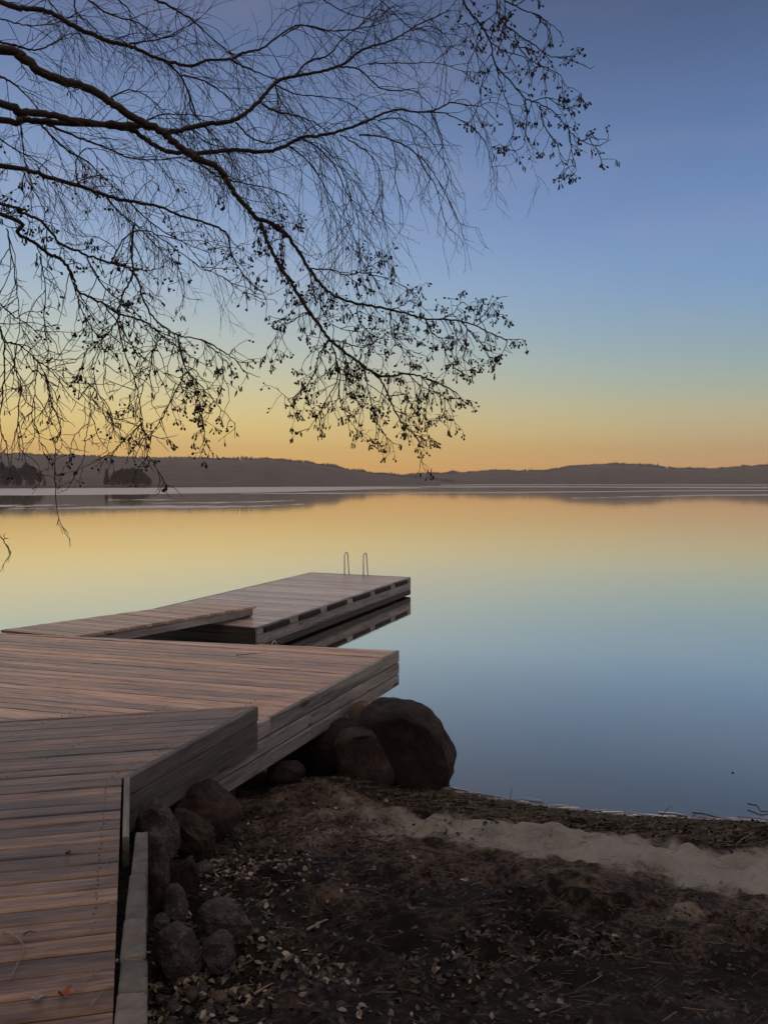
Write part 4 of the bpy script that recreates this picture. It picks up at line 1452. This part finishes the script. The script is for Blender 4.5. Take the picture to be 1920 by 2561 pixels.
def birch_side(lo=.25, hi=.9, droop=.16):
    def fn(s, p, d, t):
        rg = s.rg
        L = rg.uniform(lo, hi)
        dd = (d * rg.uniform(.5, 1.1) + rnd_perp(rg, d) * rg.uniform(.4, .9)).normalized()
        pts = s.chain(p, dd, L, .0034, .0012, .10, droop * rg.uniform(.2, 1.2), .045)
        for i in range(1, len(pts)):
            if rg.random() < .5:
                dl = (pts[i] - pts[i - 1]).normalized()
                d2 = (dl * .8 + rnd_perp(rg, dl) * .7).normalized()
                q = s.chain(pts[i], d2, rg.uniform(.05, .32), .0019, .0010, .12, .10, .04)
                for j in range(1, len(q)):
                    if rg.random() < .28:
                        d3 = (d2 + rnd_perp(rg, d2) * .8).normalized()
                        s.chain(q[j], d3, rg.uniform(.02, .09), .0013, .0009, .12, .05, .03)
    return fn

def trunk(tree, base, top, r0, r1, seed):
    rg = random.Random(seed)
    m_ = MB()
    pts = []
    for i in range(15):
        t = i / 14
        p = Vector(base).lerp(Vector(top), t)
        pts.append(p + Vector((.12 * math.sin(t * 4 + seed), .1 * math.sin(t * 5 + 1), 0)) * t)
    tube(m_, pts, [(r0 * (1 + .35 * (1 - i / 14) ** 6) + (r1 - r0) * i / 14) for i in range(15)], 14)
    m_.build('trunk', tree.bark, tree.root, True)
    return pts

def trace(pts, d0, d1, pre=None):
    n = len(pts)
    cum = [0]
    for i in range(1, n):
        cum.append(cum[-1] + math.hypot(pts[i][0] - pts[i - 1][0], pts[i][1] - pts[i - 1][1]))
    q = [P(x, y, d0 + (d1 - d0) * c / cum[-1]) for (x, y), c in zip(pts, cum)]
    if pre:
        q = [Vector(p) for p in pre] + q
    return q

AT = Vector((-4.7, 2.3, -.25))
alder = Tree('alder_tree', AT, 'alder tree standing left of the deck, its cone-laden bare branches hanging over the water', M_BARK, M_TWIG, 3)
tA = trunk(alder, (-4.7, 2.3, -.6), (-4.3, 2.5, 9.0), .17, .05, 2)
def nearest(tr, z): return min(tr, key=lambda p: abs(p.z - z))
full = alder_side(1.0)
full8 = alder_side(.85, .05, .15)
half = alder_side(.5, .05, .16)
few = alder_side(.30, .08, .32)
bare = alder_side(.06, .08, .34)
mainA = z1([(0, 215), (100, 255), (190, 320), (300, 355), (400, 390), (480, 440), (580, 510), (700, 570), (770, 630), (840, 680), (930, 715), (975, 770), (1010, 830), (1070, 900), (1110, 940), (1190, 970), (1240, 1020)]) \
    + z4([(250, 0), (330, 60), (390, 150), (440, 230), (510, 320), (580, 375), (660, 405), (760, 425), (870, 445), (950, 465), (1040, 490), (1130, 495), (1230, 505), (1310, 530), (1400, 575), (1470, 605)])
def A(pts, px0, px1, d0, d1, rate, fn, pre=None, pw=1.0, skip=0.0):
    alder.limb(trace(pts, d0, d1, pre), px0 * d0 / F, max(.0012, px1 * d1 / F), rate, fn, pw, skip)
def pre_from(z, pts, d0, lift=.15):
    e = P(pts[0][0], pts[0][1], d0)
    b_ = nearest(tA, z)
    return [b_, b_.lerp(e, .35) + Vector((0, .1, lift)), b_.lerp(e, .7) + Vector((0, .05, lift * .6))]
d0 = 3.5
# main limb, split so that only its outer half carries many cones
A(mainA[:12], 13.5, 7.5, 3.5, 3.75, 9, bare, pre_from(3.6, mainA, 3.5), skip=.5)
A(mainA[11:], 7.5, 1.6, 3.75, 4.15, 17, full, pw=.6)
A(z4([(190, 0), (230, 100), (280, 200), (340, 290), (400, 390), (470, 490), (540, 590), (620, 660), (700, 720), (770, 770), (850, 790), (940, 775), (1020, 790), (1100, 820), (1160, 850), (1210, 880)]), 5.2, 1.6, 3.78, 4.0, 16, full)
for pts, w in [
    ([(770, 770), (820, 820), (870, 930), (930, 1040), (1000, 1110), (1020, 1180)], 3.0),
    ([(730, 760), (740, 830), (770, 960), (790, 1060), (775, 1150)], 1.8),
    ([(800, 1060), (840, 1100), (860, 1180)], 1.4),
    ([(560, 620), (580, 700), (590, 800), (540, 900), (490, 990), (430, 1080)], 2.2),
    ([(545, 600), (490, 680), (470, 770), (400, 870), (330, 910)], 2.0),
    ([(575, 660), (600, 780), (600, 900), (640, 1000), (690, 1070)], 2.0),
    ([(620, 660), (640, 760), (630, 860), (700, 920), (730, 910)], 1.6),
    ([(440, 230), (500, 235), (560, 235), (630, 265), (700, 250), (760, 215), (815, 190)], 2.2),
    ([(700, 250), (790, 270), (870, 295), (945, 330)], 1.7),
    ([(870, 445), (920, 425), (960, 400), (1000, 370)], 1.6),
    ([(1120, 495), (1190, 460), (1215, 420), (1240, 405)], 1.5),
    ([(1300, 500), (1340, 480), (1375, 440)], 1.5),
    ([(1040, 490), (1080, 570), (1130, 600), (1150, 680), (1195, 750)], 2.0),
    ([(860, 450), (870, 560), (900, 630), (980, 660)], 1.7),
    ([(1190, 520), (1210, 590), (1240, 640), (1240, 700)], 1.6),
    ([(1230, 505), (1290, 580), (1340, 630), (1370, 690)], 1.6),
    ([(690, 410), (700, 500), (760, 580), (780, 660), (820, 690)], 1.7),
    ([(510, 320), (500, 420), (540, 500), (600, 540), (700, 560)], 1.6),
    ([(470, 490), (420, 460), (350, 510), (300, 520), (268, 590)], 1.6),
    ([(950, 775), (1010, 840), (1020, 940)], 1.5),
    ([(1020, 790), (1080, 860), (1140, 900), (1140, 1000)], 1.5),
    ([(860, 890), (940, 890), (945, 960)], 1.4),
    ([(560, 600), (640, 620), (720, 640), (800, 600), (880, 560)], 1.6)]:
    A(z4(pts), w, .8, 3.95, 4.1, 18, full)
# lower left limbs
l4 = z1([(0, 715), (120, 735), (220, 770), (330, 800), (440, 835), (560, 870), (680, 890), (780, 930), (880, 960), (980, 1010)]) + z2([(1000, 130), (1060, 230), (1140, 300)])
A(l4, 7.5, 1.4, 3.3, 4.6, 21, few, pre_from(2.9, l4, 3.3))
l7 = [(0, 535), (45, 585), (87, 608), (130, 640)] + z2([(260, 150), (310, 210), (340, 290), (440, 340), (520, 390), (620, 420), (700, 480), (780, 540), (850, 590)])
A(l7, 6, 1.4, 3.2, 3.9, 21, few, pre_from(2.5, l7, 3.2))
l6 = z1([(0, 880), (80, 915), (180, 955)]) + z2([(260, 80), (370, 130), (480, 170), (555, 190), (600, 250), (620, 330), (680, 420), (770, 480), (870, 500), (960, 550), (1020, 590), (1055, 640)])
A(l6, 4.5, 1.4, 3.3, 3.8, 18, alder_side(.55), pre_from(2.7, l6, 3.3))
for pts, w, fn in [
    ([(580, 0), (570, 120), (575, 220), (530, 310), (510, 400), (530, 520), (570, 640), (600, 740), (620, 880), (640, 1000)], 3.2, few),
    ([(770, 480), (800, 620), (860, 690), (920, 760), (1010, 860)], 2.4, half),
    ([(870, 500), (920, 540), (960, 590), (965, 650)], 1.8, full),
    ([(800, 640), (720, 800), (660, 900), (600, 940), (560, 990), (545, 1040)], 1.6, half),
    ([(660, 900), (640, 980), (620, 1040), (640, 1055)], 1.4, half),
    ([(640, 1000), (680, 1060), (710, 1120), (720, 1150)], 1.3, alder_side(.05, .03, .08)),
    ([(620, 860), (540, 930), (480, 1000)], 1.5, few),
    ([(820, 640), (850, 740), (870, 800), (880, 880)], 1.4, full),
    ([(700, 480), (660, 560), (640, 660), (560, 740)], 1.8, few),
    ([(520, 390), (470, 470), (380, 540), (320, 600)], 1.8, few),
    ([(440, 340), (520, 440), (590, 560), (650, 600), (760, 690)], 2.2, few),
    ([(300, 200), (340, 330), (380, 420), (440, 520), (460, 640)], 1.8, bare),
    ([(370, 130), (440, 260), (520, 330), (600, 400), (690, 560)], 2.2, few),
    ([(0, 340), (60, 400), (100, 420), (170, 480), (210, 560)], 2.0, bare),
    ([(-20, 430), (0, 450), (20, 510), (80, 520), (150, 580), (200, 660), (215, 780)], 3.0, bare),
    ([(20, 510), (20, 640), (10, 760), (0, 860), (30, 960), (45, 1080)], 2.2, bare),
    ([(75, 520), (65, 620), (90, 700), (80, 830), (100, 960), (120, 1040), (170, 1065)], 1.8, bare),
    ([(150, 580), (180, 600), (240, 640), (290, 690), (340, 720)], 1.6, bare),
    ([(200, 660), (220, 760), (265, 880), (240, 960), (240, 1100), (250, 1250), (300, 1363)], 1.8, alder_side(.03, .03, .10)),
    ([(340, 760), (390, 700), (440, 760), (480, 840), (500, 930)], 1.5, bare),
    ([(390, 720), (390, 820), (370, 930), (365, 1000), (340, 1060)], 1.2, bare),
    ([(160, 610), (150, 720), (140, 840), (170, 920), (195, 1000)], 1.4, bare),
    ([(-10, 1340), (20, 1370), (45, 1415)], 1.5, alder_side(.05, .03, .06)),
    ([(30, 20), (60, 180), (80, 330), (90, 430), (130, 540)], 1.8, bare),
    ([(170, 140), (200, 280), (190, 420), (210, 540)], 1.6, bare),
    ([(480, 170), (540, 60), (640, 30), (760, 110), (860, 180), (960, 230), (1060, 300)], 2.0, few)]:
    A(z2(pts), w, .8, 3.45, 3.75, 17, fn)
# the separate branch high on the right
r8 = z3([(985, -20), (1020, 50), (1060, 100), (1105, 180), (1120, 260), (1180, 330), (1250, 410), (1310, 430), (1370, 470), (1430, 540), (1480, 585), (1550, 605)])
e8 = P(r8[0][0], r8[0][1], 3.7)
A(r8, 3.6, 1.0, 3.7, 3.9, 15, full8, [nearest(tA, 6.6), Vector((-3.2, 2.7, 7.0)), Vector((-1.6, 3.2, 6.7)), Vector((-.4, 3.5, 5.4)), e8 + Vector((-.12, -.03, .45))], skip=.62)
for pts, w in [
    ([(1130, -20), (1140, 70), (1200, 130), (1290, 190), (1340, 230), (1400, 240), (1480, 265)], 2.4),
    ([(1060, 100), (1120, 60), (1140, 20), (1150, -20)], 1.6),
    ([(1205, 130), (1220, 190), (1260, 240), (1310, 270), (1390, 310), (1400, 340)], 1.8),
    ([(1105, 180), (1180, 220), (1240, 235), (1290, 280)], 1.6),
    ([(1110, 270), (1070, 340), (1065, 430), (1100, 470)], 1.5),
    ([(1130, 280), (1160, 390), (1190, 470), (1200, 540), (1190, 600)], 1.5),
    ([(1250, 410), (1255, 500), (1240, 610)], 1.5), ([(1270, 425), (1330, 405), (1400, 440)], 1.5),
    ([(1310, 440), (1330, 530), (1380, 600), (1395, 660)], 1.6),
    ([(1430, 540), (1440, 620), (1455, 690)], 1.4), ([(1480, 585), (1530, 570)], 1.2),
    ([(1150, -10), (1210, 30), (1290, 60), (1340, 90), (1390, 130)], 2.0),
    ([(1290, 60), (1350, 130), (1350, 180)], 1.6), ([(1050, 90), (1010, 110), (1000, 90)], 1.2), ([(1080, 150), (1040, 200), (1070, 260)], 1.3)]:
    A(z3(pts), w, .8, 3.72, 3.9, 13, full8)
alder.finish()

BT = Vector((-6.4, 5.0, -.35))
birch = Tree('birch_tree', BT, 'birch tree further left behind the alder, with long thin drooping leafless twigs at upper left', M_BBARK, M_TWIG, 8)
tB = trunk(birch, (-6.4, 5.0, -.8), (-6.0, 5.2, 11.0), .2, .06, 5)
def B(pts, px0, px1, d0, d1, rate, fn, root_z=None, pw=1.0):
    pre = None
    if root_z is not None:
        e = P(pts[0][0], pts[0][1], d0)
        b_ = nearest(tB, root_z)
        pre = [b_, b_.lerp(e, .35) + Vector((0, 0, .2)), b_.lerp(e, .7) + Vector((0, 0, .12))]
    birch.limb(trace(pts, d0, d1, pre), px0 * d0 / F, max(.0014, px1 * d1 / F), rate, fn, pw, .55 if pre else 0)
bs, bl = birch_side(.2, .7, .12), birch_side(.35, 1.1, .2)
bsh = birch_side(.15, .45, .10)
b1 = z1([(0, 445), (80, 485), (180, 490), (300, 515), (420, 535), (560, 540), (650, 550), (700, 562), (760, 570), (840, 545), (950, 530), (1020, 515), (1090, 465), (1150, 400), (1210, 345), (1300, 325), (1400, 305), (1480, 280)]) + z3([(560, 215), (640, 185), (700, 165), (760, 130), (830, 90), (930, 45)])
B(b1, 11, 1.2, 5.2, 6.3, 10, bs, 4.4)
b2 = z1([(0, 520), (100, 515), (200, 528), (400, 541), (560, 560), (640, 610), (730, 655), (880, 660), (1000, 650), (1130, 655), (1210, 640), (1290, 600)]) + z3([(320, 572), (440, 555), (550, 520), (640, 480), (720, 455), (800, 465), (880, 455), (940, 425), (1000, 435), (1060, 440)])
B(b2, 9, 1.2, 5.3, 6.3, 11, bl, 4.1)
b5 = z1([(0, 5), (100, 35), (210, 50), (300, 100), (410, 155), (480, 180), (580, 205), (660, 245), (730, 265), (820, 285), (900, 260), (990, 255), (1060, 225), (1130, 210), (1200, 160), (1290, 110), (1400, 130), (1500, 130), (1620, 110)])
B(b5, 7.5, 1.1, 5.4, 6.2, 12, bs, 5.6)
for pts, w, fn in [
    ([(990, 255), (1060, 290), (1130, 320), (1210, 345)], 3.0, bsh), ([(650, -10), (720, 20), (760, 45), (820, 80), (900, 150), (990, 230), (1040, 275)], 3.4, bs),
    ([(370, -10), (470, 60), (600, 100), (700, 165), (800, 130)], 2.6, bs), ([(320, -10), (335, 60), (400, 110), (460, 180)], 2.4, bs),
    ([(0, 180), (60, 195), (150, 215), (230, 190), (290, 150), (350, 145)], 3.2, bs), ([(0, 330), (60, 360), (130, 430), (180, 480)], 3.2, bs),
    ([(40, 440), (90, 540), (110, 700), (150, 830)], 2.6, bs), ([(180, 540), (280, 640), (380, 700), (440, 760), (520, 830)], 3.0, bs),
    ([(200, 535), (330, 590), (440, 630), (560, 680), (700, 690), (800, 670)], 3.4, bs), ([(720, 268), (780, 330), (820, 410), (850, 500), (920, 600)], 3.0, bs),
    ([(790, 325), (870, 345), (960, 400), (1040, 470), (1100, 560)], 2.4, bs), ([(560, 190), (680, 170), (760, 140), (850, 90)], 2.4, bs),
    ([(1130, 450), (1190, 480), (1260, 495), (1340, 520), (1400, 560)], 3.2, bl), ([(1190, 375), (1210, 430), (1260, 500)], 2.2, bsh),
    ([(1020, 530), (1080, 590), (1160, 620), (1240, 600)], 2.6, bs), ([(580, 565), (680, 500), (800, 495), (920, 505)], 2.4, bs),
    ([(700, 580), (820, 560), (880, 610), (980, 640)], 2.2, bs), ([(480, 420), (560, 390), (640, 420), (720, 490)], 2.0, bsh),
    ([(840, 690), (940, 760), (1050, 790), (1180, 820), (1260, 860)], 2.6, bs), ([(820, 410), (830, 480), (900, 560), (980, 650), (1010, 720)], 2.2, bs),
    ([(340, 800), (330, 700), (380, 640), (440, 700), (520, 780)], 2.0, bs), ([(0, 600), (60, 640), (150, 690), (230, 760), (260, 860)], 2.2, bs),
    ([(450, 840), (520, 920), (620, 1000), (700, 1090)], 2.4, bs), ([(560, 870), (650, 960), (780, 1040), (900, 1090)], 2.2, bs),
    ([(0, 80), (120, 110), (240, 100), (330, 60)], 2.0, bs), ([(200, -10), (260, 60), (320, 110)], 2.0, bs), ([(500, -10), (560, 50), (560, 150)], 1.8, bs)]:
    B(z1(pts), w, .9, 5.6, 6.0, 13, fn)
for pts, w, fn in [
    ([(290, 320), (350, 255), (430, 230), (490, 165), (560, 110), (650, 40)], 3.0, bs), ([(480, 278), (560, 288), (640, 360), (700, 375), (780, 375), (830, 410), (870, 450)], 2.4, bsh),
    ([(600, 265), (680, 262), (760, 262), (880, 262), (995, 297)], 1.8, bsh), ([(800, 464), (910, 470), (1000, 510), (1070, 570), (1100, 640), (1110, 695)], 1.8, birch_side(.05, .25, .1)),
    ([(930, 425), (945, 370)], 1.2, birch_side(.04, .1)), ([(560, 560), (640, 565), (720, 590), (800, 640), (870, 720), (930, 830), (980, 930)], 2.4, birch_side(.1, .4, .12)),
    ([(700, 590), (715, 680), (710, 740), (740, 860)], 1.6, birch_side(.05, .2)), ([(800, 640), (830, 700), (880, 780), (910, 900), (935, 950)], 1.6, birch_side(.08, .3, .12)),
    ([(640, 500), (720, 490), (820, 540), (880, 620), (940, 715)], 1.8, birch_side(.1, .35, .12)), ([(860, 470), (900, 560), (910, 650), (930, 760)], 1.4, birch_side(.08, .25, .12)),
    ([(330, 575), (400, 620), (460, 690), (500, 780), (550, 880), (560, 1000)], 2.4, bl), ([(400, 600), (480, 690), (520, 800), (540, 920)], 1.8, bl),
    ([(480, 560), (580, 620), (640, 690), (660, 790)], 1.8, bl), ([(260, 600), (360, 680), (420, 780), (480, 900), (490, 1050)], 2.0, bl),
    ([(560, 110), (640, 20), (700, -20)], 1.6, bs), ([(760, 130), (860, 110), (930, 160), (945, 195)], 1.3, bsh), ([(210, 350), (300, 390), (400, 400), (500, 420), (580, 470)], 2.0, bs),
    ([(240, 150), (330, 105), (430, 130), (520, 180)], 1.8, bs), ([(400, -10), (480, 40), (560, 70), (640, 90)], 1.8, bs), ([(640, -10), (700, 50), (760, 110)], 1.6, bsh)]:
    B(z3(pts), w, .8, 5.8, 6.2, 8, fn)
birch.finish()

# ------------------------------------------------------------------ haze over the lake
hm = bpy.data.materials.new('haze')
hm.use_nodes = True
nt = hm.node_tree
nt.nodes.clear()
ho = nt.nodes.new('ShaderNodeOutputMaterial')
pv = nt.nodes.new('ShaderNodeVolumePrincipled')
pv.inputs['Color'].default_value = (1, .82, .73, 1)
pv.inputs['Density'].default_value = .00030
pv.inputs['Anisotropy'].default_value = .5
nt.links.new(pv.outputs[0], ho.inputs['Volume'])
mb = MB()
r = 2400.0
V = [(x, y, z) for z in (-7.0, 110.0) for x, y in ((-r, -r), (r, -r), (r, r), (-r, r))]
mb.add(V, [(0, 1, 5, 4), (1, 2, 6, 5), (2, 3, 7, 6), (3, 0, 4, 7), (4, 5, 6, 7), (3, 2, 1, 0)])
hz = mb.build('haze', hm)
tag(hz, kind='stuff')
